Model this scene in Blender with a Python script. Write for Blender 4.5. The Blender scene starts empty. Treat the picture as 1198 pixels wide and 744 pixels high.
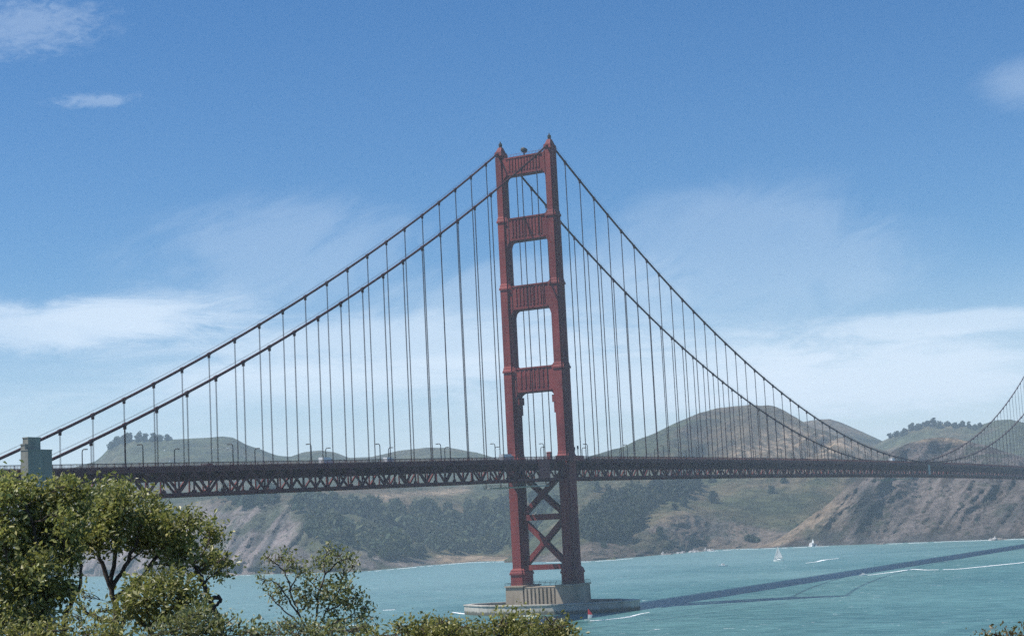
import bpy, bmesh, math, random
import numpy as np
from mathutils import Vector, Matrix

# ------------------------------------------------------------------ camera, sky, sun, exposure
scn = bpy.context.scene
COL = scn.collection
rad = math.radians

CAM = np.array([-707.75, -374.34, 40.556])
YAW, PITCH, ROLL, FPX = rad(28.626), rad(7.107), rad(-2.888), 1958.064
_f = np.array([math.cos(PITCH)*math.cos(YAW), math.cos(PITCH)*math.sin(YAW), math.sin(PITCH)])
_r = np.array([math.sin(YAW), -math.cos(YAW), 0.0])
_u = np.cross(_r, _f)
CR = math.cos(ROLL)*_r + math.sin(ROLL)*_u
CU = -math.sin(ROLL)*_r + math.cos(ROLL)*_u
CF = _f
FH = np.array([math.cos(YAW), math.sin(YAW), 0.0])

cd = bpy.data.cameras.new('camera')
cam = bpy.data.objects.new('camera', cd)
COL.objects.link(cam)
cd.sensor_width = 36.0
cd.lens = FPX*36.0/1198.0
cd.clip_start, cd.clip_end = 0.5, 30000
cam.matrix_world = Matrix(((CR[0], CU[0], -CF[0], CAM[0]), (CR[1], CU[1], -CF[1], CAM[1]), (CR[2], CU[2], -CF[2], CAM[2]), (0, 0, 0, 1)))
scn.camera = cam

SUN = np.array([-0.36, 0.47, 1.0]); SUN = SUN/np.linalg.norm(SUN)
SUN_EL = math.asin(SUN[2]); SUN_ROT = math.atan2(SUN[0], SUN[1])

def pdir(x, y):
    x = np.asarray(x, float); y = np.asarray(y, float)
    return CF + np.multiply.outer((x-599)/FPX, CR) - np.multiply.outer((y-372)/FPX, CU)
def at(x, y, D):
    """world point seen at photo pixel (x, y) at horizontal distance D from the camera"""
    d = pdir(x, y); h = np.sqrt(d[..., 0]**2 + d[..., 1]**2)
    return CAM + d*(np.asarray(D, float)/h)[..., None]
def dist_to_z(x, y, z=0.0):
    d = pdir(x, y); h = np.sqrt(d[..., 0]**2 + d[..., 1]**2)
    return (z-CAM[2])/d[..., 2]*h
def on_z(x, y, z=0.0):
    return at(x, y, dist_to_z(x, y, z))

world = bpy.data.worlds.new('World'); scn.world = world; world.use_nodes = True
wt = world.node_tree; wt.nodes.clear()
class NT:
    """small node-tree builder"""
    def __init__(s, t): s.t = t
    def n(s, ty, **kw):
        o = s.t.nodes.new(ty)
        for k, v in kw.items(): setattr(o, k, v)
        return o
    def put(s, sock, v):
        if isinstance(v, bpy.types.NodeSocket): s.t.links.new(v, sock)
        elif v is not None: sock.default_value = v
    def m(s, op, a, b=None, c=None, clamp=False):
        o = s.n('ShaderNodeMath', operation=op, use_clamp=clamp)
        for i, v in enumerate((a, b, c)): s.put(o.inputs[i], v)
        return o.outputs[0]
    def v(s, op, a, b=None):
        o = s.n('ShaderNodeVectorMath', operation=op)
        s.put(o.inputs[0], a); s.put(o.inputs[1], b)
        return o.outputs['Value'] if op in ('DOT_PRODUCT', 'LENGTH') else o.outputs[0]
    def noise(s, vec, scale, detail=4, rough=.55, dist=0.0, dim='3D'):
        o = s.n('ShaderNodeTexNoise', noise_dimensions=dim)
        s.put(o.inputs['Vector'], vec); s.put(o.inputs['Scale'], scale); s.put(o.inputs['Detail'], detail)
        s.put(o.inputs['Roughness'], rough); s.put(o.inputs['Distortion'], dist)
        return o.outputs[0]
    def ramp(s, f, lo, hi, a=0.0, b=1.0):
        o = s.n('ShaderNodeMapRange', interpolation_type='SMOOTHSTEP')
        s.put(o.inputs[0], f)
        for i, v in enumerate((lo, hi, a, b)): s.put(o.inputs[i+1], v)
        return o.outputs[0]
    def mix(s, f, a, b):
        o = s.n('ShaderNodeMix', data_type='RGBA')
        s.put(o.inputs[0], f); s.put(o.inputs[6], col4(a)); s.put(o.inputs[7], col4(b))
        return o.outputs[2]
    def xyz(s, x, y, z=0.0):
        o = s.n('ShaderNodeCombineXYZ')
        for i, v in enumerate((x, y, z)): s.put(o.inputs[i], v)
        return o.outputs[0]
def col4(c): return c if isinstance(c, bpy.types.NodeSocket) else (c[0], c[1], c[2], 1.0)

SKY_STRENGTH = 0.083
w = NT(wt)
sky = w.n('ShaderNodeTexSky', sky_type='NISHITA')
sky.sun_disc = False; sky.sun_elevation = SUN_EL; sky.sun_rotation = SUN_ROT
sky.altitude = 0; sky.air_density = 1.0; sky.dust_density = 0.1; sky.ozone_density = 6.0
hs = w.n('ShaderNodeHueSaturation'); hs.inputs['Saturation'].default_value = 1.22; hs.inputs['Hue'].default_value = 0.502; w.put(hs.inputs['Color'], sky.outputs[0])
bg = w.n('ShaderNodeBackground'); w.put(bg.inputs[0], hs.outputs[0]); bg.inputs[1].default_value = SKY_STRENGTH
tc = w.n('ShaderNodeTexCoord')
vec = tc.outputs['Generated']
df = w.m('MAXIMUM', w.m('ABSOLUTE', w.v('DOT_PRODUCT', vec, tuple(FH))), 0.05)
A = w.m('DIVIDE', w.v('DOT_PRODUCT', vec, tuple(_r)), df)
sx = w.n('ShaderNodeSeparateXYZ'); w.put(sx.inputs[0], vec)
E = w.m('DIVIDE', sx.outputs[2], df)
n1 = w.noise(w.xyz(w.m('MULTIPLY', A, 13.0), w.m('MULTIPLY', E, 62.0), 3.1), 1.0, 10, .70, .5)
n2 = w.noise(w.xyz(w.m('MULTIPLY', A, 90.0), w.m('MULTIPLY', E, 190.0), 7.7), 1.0, 6, .65, .6)
n3 = w.noise(w.xyz(w.m('ADD', w.m('MULTIPLY', A, 14.0), w.m('MULTIPLY', E, 19.0)), w.m('SUBTRACT', w.m('MULTIPLY', E, 46.0), w.m('MULTIPLY', A, 26.0)), 1.7), 0.6, 8, .64, .8)
def cloud(px, py, rx, ry, amt, noise, lo, hi):
    d = pdir(px, py); fh = d @ FH; a0 = float((d @ _r)/fh); e0 = float(d[2]/fh)
    x = w.m('DIVIDE', w.m('SUBTRACT', A, a0), rx/FPX); y = w.m('DIVIDE', w.m('SUBTRACT', E, e0), ry/FPX)
    q = w.m('SQRT', w.m('ADD', w.m('MULTIPLY', x, x), w.m('MULTIPLY', y, y)))
    b = w.m('SUBTRACT', 1.0, q)
    dens = w.m('ADD', w.m('MULTIPLY', b, 0.55), noise)
    return w.m('MULTIPLY', w.m('MULTIPLY', w.ramp(dens, lo, hi), amt), w.ramp(b, -0.15, 0.45))
cl = [cloud(60, 382, 270, 44, .62, n1, .46, .86), cloud(170, 368, 210, 46, .42, n1, .48, .9), cloud(470, 405, 400, 55, .55, n1, .44, .92),
      cloud(1020, 442, 290, 62, .78, n1, .40, .88), cloud(1100, 378, 240, 22, .6, n1, .40, .9), cloud(880, 300, 260, 110, .19, n3, .42, .9),
      cloud(330, 300, 260, 90, .20, n3, .48, .95), cloud(430, 440, 330, 26, .35, n1, .4, .9), cloud(30, 30, 150, 60, .22, n2, .55, 1.05),
      cloud(110, 118, 75, 14, .22, n2, .56, 1.0), cloud(1195, 100, 80, 44, .20, n3, .46, 1.05), cloud(780, 440, 300, 70, .55, n1, .42, .95), cloud(330, 450, 360, 40, .35, n1, .42, .95),
      cloud(640, 345, 260, 60, .24, n3, .45, .95)]
mk = cl[0]
for c in cl[1:]:
    mk = w.m('SUBTRACT', w.m('ADD', mk, c), w.m('MULTIPLY', mk, c))
veil = w.m('MULTIPLY', w.ramp(E, .0, .17, .78, 0.0), w.ramp(n1, .25, .7, .7, 1.0))   # thin high veil low in the sky
mk = w.m('SUBTRACT', w.m('ADD', mk, veil), w.m('MULTIPLY', mk, veil))
bgc = w.n('ShaderNodeBackground'); bgc.inputs[0].default_value = (0.76, 0.87, 1.0, 1); bgc.inputs[1].default_value = 0.78
ms = w.n('ShaderNodeMixShader'); w.put(ms.inputs[0], mk); w.put(ms.inputs[1], bg.outputs[0]); w.put(ms.inputs[2], bgc.outputs[0])
wo = w.n('ShaderNodeOutputWorld'); w.put(wo.inputs[0], ms.outputs[0])

sd = bpy.data.lights.new('sun', 'SUN'); sd.energy = 4.3; sd.angle = rad(0.5); sd.color = (1.0, 0.955, 0.88)
so = bpy.data.objects.new('sun', sd); COL.objects.link(so)
so.rotation_euler = Vector(-SUN).to_track_quat('-Z', 'Y').to_euler(); so.location = (-300, 200, 600)

scn.view_settings.view_transform = 'Standard'; scn.view_settings.look = 'None'
scn.view_settings.exposure = 0.45; scn.view_settings.gamma = 1.0
scn.cycles.use_denoising = False
scn.cycles.max_bounces = 6; scn.cycles.volume_bounces = 3; scn.cycles.transparent_max_bounces = 8
scn.cycles.caustics_reflective = False; scn.cycles.caustics_refractive = False

# ------------------------------------------------------------------ helpers
random.seed(7); rng = np.random.default_rng(7)

def tag(o, label=None, cat=None, group=None, kind=None):
    for k, v in (('label', label), ('category', cat), ('group', group), ('kind', kind)):
        if v: o[k] = v
    return o
def empty(name, loc=(0, 0, 0), rz=0.0, parent=None):
    o = bpy.data.objects.new(name, None); COL.objects.link(o); o.location = loc; o.rotation_euler = (0, 0, rz)
    o.empty_display_size = 1.0
    if parent: o.parent = parent
    return o
def copy_tree(o, parent=None):
    c = o.copy(); COL.objects.link(c)
    if parent: c.parent = parent
    for ch in list(o.children): copy_tree(ch, c)
    return c
def mesh_obj(name, verts, faces, mat, parent=None, smooth=False, cols=None):
    me = bpy.data.meshes.new(name)
    me.from_pydata([tuple(v) for v in verts], [], [tuple(f) for f in faces])
    if cols is not None:
        at_ = me.color_attributes.new('Col', 'FLOAT_COLOR', 'POINT')
        c = np.ones((len(verts), 4), np.float32); c[:, :3] = cols
        at_.data.foreach_set('color', c.ravel())
    if smooth: me.polygons.foreach_set('use_smooth', np.ones(len(me.polygons), bool))
    me.update()
    if mat: me.materials.append(mat)
    o = bpy.data.objects.new(name, me); COL.objects.link(o)
    if parent: o.parent = parent
    return o
class MB:
    def __init__(s): s.v = []; s.f = []
    def add(s, vs, fs):
        b = len(s.v); s.v += [tuple(map(float, p)) for p in vs]; s.f += [tuple(b+i for i in f) for f in fs]; return s
    def box(s, x0, x1, y0, y1, z0, z1, tx=0.0, ty=0.0):
        """box whose top is drawn in by tx, ty on every side"""
        s.add([(x0, y0, z0), (x1, y0, z0), (x1, y1, z0), (x0, y1, z0), (x0+tx, y0+ty, z1), (x1-tx, y0+ty, z1), (x1-tx, y1-ty, z1), (x0+tx, y1-ty, z1)],
              [(3, 2, 1, 0), (4, 5, 6, 7), (0, 1, 5, 4), (1, 2, 6, 5), (2, 3, 7, 6), (3, 0, 4, 7)]); return s
    def bar(s, p, q, a, b=None, up=(0, 0, 1)):
        """rectangular bar from p to q, a wide and b deep"""
        b = a if b is None else b
        p = Vector(p); q = Vector(q); d = (q-p).normalized(); u = Vector(up)
        if abs(d.dot(u)) > .95: u = Vector((0, 1, 0))
        r = d.cross(u).normalized()*(a/2); n = r.cross(d).normalized()*(b/2)
        s.add([p-r-n, p+r-n, p+r+n, p-r+n, q-r-n, q+r-n, q+r+n, q-r+n],
              [(3, 2, 1, 0), (4, 5, 6, 7), (0, 1, 5, 4), (1, 2, 6, 5), (2, 3, 7, 6), (3, 0, 4, 7)]); return s
    def tube(s, pts, rr, n=6, cap=True):
        pts = [Vector(p) for p in pts]; rr = [rr]*len(pts) if isinstance(rr, (int, float)) else rr
        base = len(s.v); prev = None
        for i, p in enumerate(pts):
            d = (pts[min(i+1, len(pts)-1)]-pts[max(i-1, 0)]).normalized()
            if prev is None:
                u = Vector((0, 0, 1)) if abs(d.z) < .9 else Vector((0, 1, 0))
                a = d.cross(u).normalized()
            else: a = (prev-d*prev.dot(d)).normalized()
            prev = a; b = d.cross(a)
            for k in range(n):
                t = 2*math.pi*k/n; s.v.append(tuple(p+(a*math.cos(t)+b*math.sin(t))*rr[i]))
        for i in range(len(pts)-1):
            for k in range(n):
                s.f.append((base+i*n+k, base+i*n+(k+1) % n, base+(i+1)*n+(k+1) % n, base+(i+1)*n+k))
        if cap:
            s.f.append(tuple(base+k for k in range(n))[::-1]); s.f.append(tuple(base+(len(pts)-1)*n+k for k in range(n)))
        return s
    def prism(s, poly, lo, hi, axis='z', scale_hi=1.0):
        """polygon extruded along an axis; poly in the two other axes (y,z for x; x,z for y; x,y for z)"""
        P = {'x': lambda a, b, c: (c, a, b), 'y': lambda a, b, c: (a, c, b), 'z': lambda a, b, c: (a, b, c)}[axis]
        n = len(poly); cx = sum(p[0] for p in poly)/n; cy = sum(p[1] for p in poly)/n
        vs = [P(a, b, lo) for a, b in poly]+[P(cx+(a-cx)*scale_hi, cy+(b-cy)*scale_hi, hi) for a, b in poly]
        s.add(vs, [tuple(range(n))[::-1], tuple(range(n, 2*n))]+[(i, (i+1) % n, n+(i+1) % n, n+i) for i in range(n)]); return s
    def ring(s, outer, inner, z0, z1):
        n = len(outer)
        vs = [(a, b, z0) for a, b in outer]+[(a, b, z1) for a, b in outer]+[(a, b, z1) for a, b in inner]+[(a, b, z0) for a, b in inner]
        fs = []
        for i in range(n):
            j = (i+1) % n
            fs += [(i, j, n+j, n+i), (n+i, n+j, 2*n+j, 2*n+i), (2*n+i, 2*n+j, 3*n+j, 3*n+i)]
        s.add(vs, fs); return s
    def build(s, name, mat, parent=None, smooth=False, fix=True):
        o = mesh_obj(name, s.v, s.f, mat, parent, smooth)
        if fix:
            bm = bmesh.new(); bm.from_mesh(o.data); bmesh.ops.recalc_face_normals(bm, faces=bm.faces); bm.to_mesh(o.data); bm.free()
        return o

# numpy noise
_perm = np.random.default_rng(3).permutation(512)
_grad = np.random.default_rng(4).normal(size=(512, 3)); _grad /= np.linalg.norm(_grad, axis=1)[:, None]
def gnoise(P):
    P = np.asarray(P, float); i = np.floor(P).astype(int); f = P-i
    u = f*f*f*(f*(f*6-15)+10); r = 0.0
    for dx in (0, 1):
        for dy in (0, 1):
            for dz in (0, 1):
                h = _perm[(_perm[(_perm[(i[..., 0]+dx) & 511]+i[..., 1]+dy) & 511]+i[..., 2]+dz) & 511]
                g = _grad[h]; d = f-np.array([dx, dy, dz])
                wgt = (u[..., 0] if dx else 1-u[..., 0])*(u[..., 1] if dy else 1-u[..., 1])*(u[..., 2] if dz else 1-u[..., 2])
                r = r+wgt*(g*d).sum(-1)
    return r*1.6
def fbm(P, o=4, gain=.5):
    P = np.asarray(P, float); a = 1.0; r = 0; t = 0
    for k in range(o):
        r = r+a*gnoise(P*2**k+k*17.3); t += a; a *= gain
    return r/t
def ridged(P, o=4):
    P = np.asarray(P, float); a = 1.0; r = 0; t = 0
    for k in range(o):
        r = r+a*(1-2*np.abs(gnoise(P*2**k+k*11.1))); t += a; a *= .5
    return r/t
def sstep(x, a, b):
    t = np.clip((x-a)/(b-a), 0, 1); return t*t*(3-2*t)

# ------------------------------------------------------------------ materials
def new_mat(name):
    m = bpy.data.materials.new(name); m.use_nodes = True; m.node_tree.nodes.clear()
    t = NT(m.node_tree); b = t.n('ShaderNodeBsdfPrincipled'); o = t.n('ShaderNodeOutputMaterial'); t.put(o.inputs[0], b.outputs[0])
    return m, t, b, o
def paint(name, c1, c2, rough=.6, scale=.12, metallic=0.0, streak=1.0, bump=0.0, spec=.4, seam=False, tide=False):
    m, t, b, o = new_mat(name)
    g = t.n('ShaderNodeNewGeometry').outputs['Position']
    mp = t.n('ShaderNodeMapping'); t.put(mp.inputs[0], g); mp.inputs['Scale'].default_value = (1, 1, 1/streak)
    n = t.noise(mp.outputs[0], scale, 6, .62)
    k = t.noise(g, scale*14, 3, .6)
    f = t.m('ADD', t.m('MULTIPLY', n, .75), t.m('MULTIPLY', k, .25))
    cc = t.mix(t.ramp(f, .36, .64), c1, c2)
    if seam or tide:
        sp = t.n('ShaderNodeSeparateXYZ'); t.put(sp.inputs[0], g); z = sp.outputs[2]
    if seam:                                                          # riveted plate seams and rust runs
        l = t.m('LESS_THAN', t.m('FRACT', t.m('MULTIPLY', z, .27)), .07)
        cc = t.mix(t.m('MULTIPLY', l, .45), cc, tuple(x*.45 for x in c1))
        m2 = t.n('ShaderNodeMapping'); t.put(m2.inputs[0], g); m2.inputs['Scale'].default_value = (1, 1, .06)
        cc = t.mix(t.m('MULTIPLY', t.ramp(t.noise(m2.outputs[0], .9, 4, .6), .55, .7), .5), cc, (.10, .045, .035))
        cc = t.mix(t.m('MULTIPLY', t.ramp(t.noise(g, .05, 3, .5), .52, .62), .45), cc, tuple(x*1.35 for x in c2))
    if tide:                                                          # algae and tide stain with a ragged edge
        m2 = t.n('ShaderNodeMapping'); t.put(m2.inputs[0], g); m2.inputs['Scale'].default_value = (1, 1, .1)
        e = t.m('ADD', z, t.m('MULTIPLY', t.noise(m2.outputs[0], .6, 5, .65), 3.0))
        cc = t.mix(t.m('MULTIPLY', t.ramp(e, 2.6, 3.6, 1.0, 0.0), .85), cc, (.06, .065, .05))
        cc = t.mix(t.m('MULTIPLY', t.ramp(t.noise(m2.outputs[0], .35, 5, .65), .52, .68), .55), cc, tuple(x*.45 for x in c1))
    t.put(b.inputs['Base Color'], cc)
    b.inputs['Roughness'].default_value = rough; b.inputs['Metallic'].default_value = metallic
    b.inputs['Specular IOR Level'].default_value = spec
    if bump:
        bp = t.n('ShaderNodeBump'); bp.inputs['Strength'].default_value = bump; t.put(bp.inputs['Height'], k); t.put(b.inputs['Normal'], bp.outputs[0])
    return m
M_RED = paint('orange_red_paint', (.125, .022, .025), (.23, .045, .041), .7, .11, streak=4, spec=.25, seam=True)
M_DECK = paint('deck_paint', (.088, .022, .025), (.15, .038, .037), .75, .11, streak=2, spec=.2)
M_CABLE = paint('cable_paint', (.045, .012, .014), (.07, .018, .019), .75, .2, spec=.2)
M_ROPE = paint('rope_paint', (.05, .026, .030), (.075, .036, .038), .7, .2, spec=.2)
M_DARKRED = paint('shop_panel_paint', (.17, .05, .05), (.22, .07, .065), .75, .2, spec=.2)
M_CONC = paint('weathered_concrete', (.30, .25, .19), (.44, .37, .29), .9, .10, streak=4, bump=.25, spec=.2, tide=True)
M_CONC2 = paint('grey_green_concrete', (.20, .195, .165), (.30, .295, .25), .9, .25, streak=5, bump=.25, spec=.2)
M_FEND = paint('fender_concrete', (.34, .32, .28), (.50, .47, .42), .9, .08, streak=1, bump=.2, spec=.2, tide=True)
M_ASPH = paint('asphalt', (.045, .045, .047), (.065, .065, .065), .9, .3)
M_DARK = paint('dark_steel', (.025, .024, .026), (.04, .038, .04), .6, .5)
M_GREY = paint('grey_steel', (.33, .30, .28), (.42, .39, .36), .8, .4)
M_WHITE = paint('white_paint', (.72, .72, .70), (.82, .82, .80), .45, .8)
M_SAIL = paint('sailcloth', (.78, .78, .76), (.86, .86, .84), .8, .5)
M_REDCLOTH = paint('red_cloth', (.55, .03, .05), (.65, .05, .06), .8, .6)
M_GLASS = paint('dark_glass', (.02, .025, .03), (.03, .035, .04), .12, .5)
M_TYRE = paint('rubber', (.02, .02, .02), (.03, .03, .03), .9, 1)
M_SKIN = paint('skin', (.45, .27, .19), (.5, .3, .22), .7, 2)
M_WETSUIT = paint('wetsuit', (.015, .016, .02), (.025, .025, .03), .6, 2)
M_CARS = [paint('car_paint_'+n, c, tuple(x*1.05 for x in c), .35, 1) for n, c in (('white', (.78, .78, .77)), ('silver', (.5, .51, .52)), ('blue', (.05, .09, .2)), ('dark', (.04, .04, .045)))]
M_FOAM = paint('sea_foam', (.80, .83, .84), (.90, .92, .92), .9, .4, spec=.1)
M_BARK = paint('grey_brown_bark', (.055, .042, .035), (.12, .095, .08), .9, 6, streak=4, bump=.4, spec=.2)
M_FARBARK = paint('distant_bark', (.06, .05, .045), (.09, .075, .065), .9, .5, spec=.1)

def leaf_mat(name, rough=.40, trans=.46):
    m, t, b, o = new_mat(name)
    a = t.n('ShaderNodeAttribute', attribute_name='Col')
    t.put(b.inputs['Base Color'], a.outputs['Color']); b.inputs['Roughness'].default_value = rough
    b.inputs['Specular IOR Level'].default_value = .45
    tr = t.n('ShaderNodeBsdfTranslucent'); t.put(tr.inputs[0], t.mix(.5, a.outputs['Color'], (.22, .24, .04)))
    mx = t.n('ShaderNodeMixShader'); mx.inputs[0].default_value = trans
    t.put(mx.inputs[1], b.outputs[0]); t.put(mx.inputs[2], tr.outputs[0]); t.put(o.inputs[0], mx.outputs[0])
    return m
M_LEAF = leaf_mat('leaf'); M_FARLEAF = leaf_mat('distant_leaves', .9, .15)
def far_leaf(name, c1, c2):
    m, t, b, o = new_mat(name)
    g = t.n('ShaderNodeNewGeometry').outputs['Position']
    n = t.noise(g, .28, 6, .75); n2 = t.noise(g, .03, 2, .5)
    f = t.ramp(t.m('ADD', t.m('MULTIPLY', n, .6), t.m('MULTIPLY', n2, .4)), .35, .65)
    t.put(b.inputs['Base Color'], t.mix(f, c1, c2)); b.inputs['Roughness'].default_value = .9; b.inputs['Specular IOR Level'].default_value = .1
    bp = t.n('ShaderNodeBump'); bp.inputs['Strength'].default_value = 1.0; bp.inputs['Distance'].default_value = 4.0; t.put(bp.inputs['Height'], n); t.put(b.inputs['Normal'], bp.outputs[0])
    return m
M_FOREST = far_leaf('forest_foliage', (.022, .036, .022), (.05, .072, .034))
M_FARTREE = far_leaf('distant_tree_foliage', (.02, .032, .02), (.045, .062, .03))

def terrain_mat(name):
    m, t, b, o = new_mat(name)
    a = t.n('ShaderNodeAttribute', attribute_name='Col').outputs['Color']
    g = t.n('ShaderNodeNewGeometry').outputs['Position']
    n = t.noise(g, .045, 9, .78, .4); n2 = t.noise(g, .012, 5, .6); n4 = t.noise(g, .19, 5, .75)
    k = t.m('ADD', t.m('ADD', t.m('MULTIPLY', n, .45), t.m('MULTIPLY', n2, .25)), t.m('MULTIPLY', n4, .30))
    v = t.ramp(k, .38, .62, .32, 1.75)
    mm = t.n('ShaderNodeVectorMath', operation='SCALE'); t.put(mm.inputs[0], a); t.put(mm.inputs['Scale'], v)
    scrub = t.ramp(t.noise(g, .07, 8, .78), .54, .62)
    t.put(b.inputs['Base Color'], t.mix(t.m('MULTIPLY', scrub, .75), mm.outputs[0], (.042, .048, .028)))
    b.inputs['Roughness'].default_value = .95; b.inputs['Specular IOR Level'].default_value = .1
    bp = t.n('ShaderNodeBump'); bp.inputs['Strength'].default_value = 1.0; bp.inputs['Distance'].default_value = 9.0; t.put(bp.inputs['Height'], t.m('ADD', n, t.m('MULTIPLY', n4, .35))); t.put(b.inputs['Normal'], bp.outputs[0])
    return m
M_TERR = terrain_mat('hillside')

# ------------------------------------------------------------------ water
m, t, b, o = new_mat('sea_water'); M_WATER = m
g = t.n('ShaderNodeNewGeometry').outputs['Position']
mp = t.n('ShaderNodeMapping'); t.put(mp.inputs[0], g); mp.inputs['Rotation'].default_value = (0, 0, rad(35)); mp.inputs['Scale'].default_value = (1, .45, 1)
big = t.noise(g, .0045, 5, .6, .6); mid = t.noise(mp.outputs[0], .022, 6, .68); chop = t.noise(mp.outputs[0], .16, 5, .65)
f = t.m('ADD', t.m('MULTIPLY', big, .55), t.m('MULTIPLY', mid, .45))
c = t.mix(t.ramp(f, .38, .62), (.034, .112, .108), (.085, .205, .190))
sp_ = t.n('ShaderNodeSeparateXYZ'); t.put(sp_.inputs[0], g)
sky_glare = t.ramp(t.m('ADD', sp_.outputs[1], t.m('MULTIPLY', t.m('SUBTRACT', big, .5), 900.0)), -120.0, 330.0)   # sky glare painted into the water colour, paler towards the open strait
c = t.mix(t.m('MULTIPLY', sky_glare, .8), c, (.215, .330, .315))
c = t.mix(t.ramp(chop, .36, .66), t.mix(.35, c, (.012, .06, .07)), t.mix(.5, c, (.13, .28, .27)))
mp2 = t.n('ShaderNodeMapping'); t.put(mp2.inputs[0], g); mp2.inputs['Rotation'].default_value = (0, 0, rad(35)); mp2.inputs['Scale'].default_value = (1, .8, 1)
cap = t.noise(mp2.outputs[0], .16, 5, .78)
capm = t.m('MULTIPLY', t.ramp(cap, .625, .655), t.ramp(t.noise(g, .02, 2, .5), .48, .62))
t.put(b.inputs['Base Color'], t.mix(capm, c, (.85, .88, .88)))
b.inputs['Roughness'].default_value = .32; b.inputs['Specular IOR Level'].default_value = .38; b.inputs['IOR'].default_value = 1.33
bp = t.n('ShaderNodeBump'); bp.inputs['Strength'].default_value = .8; bp.inputs['Distance'].default_value = 2.2
t.put(bp.inputs['Height'], t.m('ADD', t.m('MULTIPLY', mid, 1.6), chop)); t.put(b.inputs['Normal'], bp.outputs[0])
W = 6500
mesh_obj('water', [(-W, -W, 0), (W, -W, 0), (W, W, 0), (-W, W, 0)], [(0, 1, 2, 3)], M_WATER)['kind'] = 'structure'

# ------------------------------------------------------------------ terrain
def lerp_cols(cols, u):
    ks = sorted(cols); return np.interp(u, ks, [cols[k] for k in ks])
class Terrain:
    """hill sheet given by bands: shoreline row, then (row, distance) bands up to the skyline; every band is a real distance from the viewpoint"""
    def __init__(s, u0, u1, shore, bands, disp, seed):
        s.u0, s.u1, s.shore, s.bands, s.disp, s.seed = u0, u1, shore, bands, disp, seed
    def pos(s, u, t, raw=False):
        u = np.asarray(u, float); t = np.asarray(t, float)
        ys = lerp_cols(s.shore, u); D0 = dist_to_z(u, ys, 0.0)
        Y = [ys]; D = [D0]
        for rows, dd in s.bands:
            Y.append(lerp_cols(rows, u)); D.append(D0+lerp_cols(dd, u))
        n = len(s.bands); tt = np.clip(t, 0, 1)*n; i = np.clip(np.floor(tt).astype(int), 0, n-1); f = tt-i
        Y = np.stack(Y); D = np.stack(D); ii = np.arange(u.size).reshape(u.shape)
        Yf = Y.reshape(n+1, -1); Df = D.reshape(n+1, -1); k = i.ravel(); j = ii.ravel(); ff = f.ravel()
        y = Yf[k, j]*(1-ff)+Yf[k+1, j]*ff; d = Df[k, j]*(1-ff)+Df[k+1, j]*ff
        y = y.reshape(u.shape); d = d.reshape(u.shape)
        P = at(u, y, d)
        if raw: return P, y
        out = pdir(u, y); out = out/np.linalg.norm(out, axis=-1)[..., None]
        q = s.disp(u, y, tt, P)                                     # (towards the viewer, up) in metres
        edge = sstep(tt, 0, .12)
        top = 1-.75*sstep(tt, n-.35, n)
        P = P-out*(q[0]*edge*top)[..., None]; P[..., 2] += q[1]*edge*top
        # front skirt below the water, back slope behind the skyline
        und = np.clip(-t, 0, 1); back = np.clip(t-1, 0, 1)
        P[..., :2] -= out[..., :2]*(und*60)[..., None]; P[..., 2] -= und*6
        P[..., :2] += out[..., :2]*(back*900)[..., None]; P[..., 2] = P[..., 2]*(1-back**1.6)-back*4
        return P
    def build(s, name, colour, nu, nt, label=None):
        u = np.linspace(s.u0, s.u1, nu); t = np.concatenate([[-1, -.3], np.linspace(0, 1, nt), [1.06, 1.2, 1.5, 2.0]])
        U, T = np.meshgrid(u, t); P = s.pos(U, T); _, Yp = s.pos(U, T, True)
        C = colour(U, Yp, np.clip(T, 0, 1)*len(s.bands), P)
        n, m_ = U.shape; idx = np.arange(n*m_).reshape(n, m_)
        F = np.stack([idx[:-1, :-1], idx[:-1, 1:], idx[1:, 1:], idx[1:, :-1]], -1).reshape(-1, 4)
        o = mesh_obj(name, P.reshape(-1, 3), F.tolist(), M_TERR, None, True, np.clip(C.reshape(-1, 3), 0, 1))
        o['kind'] = 'structure'
        return o
def mixc(a, b, f):
    return np.asarray(a)*(1-f[..., None])+np.asarray(b)*f[..., None]
GRASS = np.array((.078, .088, .045)); DRY = np.array((.165, .122, .075)); TAN = np.array((.29, .215, .145)); ROCK = np.array((.165, .125, .105))
PALE = np.array((.20, .165, .155)); DARKR = np.array((.052, .05, .05)); SCRUB = np.array((.042, .050, .030)); WOOD = np.array((.035, .045, .028))
def full(c, U): return np.broadcast_to(np.asarray(c, float), U.shape+(3,)).copy()

# --- left headland: pale cliff, wooded slope, rounded far ridge
L_shore = {-400: 678, 0: 675, 270: 672.5, 420: 668.5, 500: 661, 560: 656.5, 610: 655.5, 720: 655}
L_b1 = {-400: 600, 150: 596, 200: 590, 260: 584, 320: 584, 345: 588, 380: 612, 420: 635, 480: 646, 520: 649, 560: 650, 610: 649, 720: 648}
L_b1d = {-400: 260, 200: 230, 330: 210, 380: 200, 450: 180, 520: 130, 720: 130}
L_b2 = {-400: 575, 200: 566, 300: 568, 360: 572, 430: 572, 480: 574, 530: 580, 600: 585, 720: 590}
L_b2d = {-400: 900, 300: 800, 450: 700, 600: 500, 720: 500}
L_sky = {-400: 560, 60: 552, 110: 541, 118: 535, 130: 523, 140: 516, 155: 514, 195: 513, 243: 511.7, 260: 510, 272: 511.4, 288: 520, 307: 526, 325: 532.5, 340: 533.4, 355: 529, 375: 527,
         392: 530, 408: 535.6, 435: 535, 465: 528, 498: 523.6, 528: 523.6, 558: 528, 575: 533.5, 600: 541, 720: 556}
L_skyd = {-400: 1500, 200: 1400, 350: 1900, 440: 2000, 600: 1500, 720: 1500}
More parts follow.
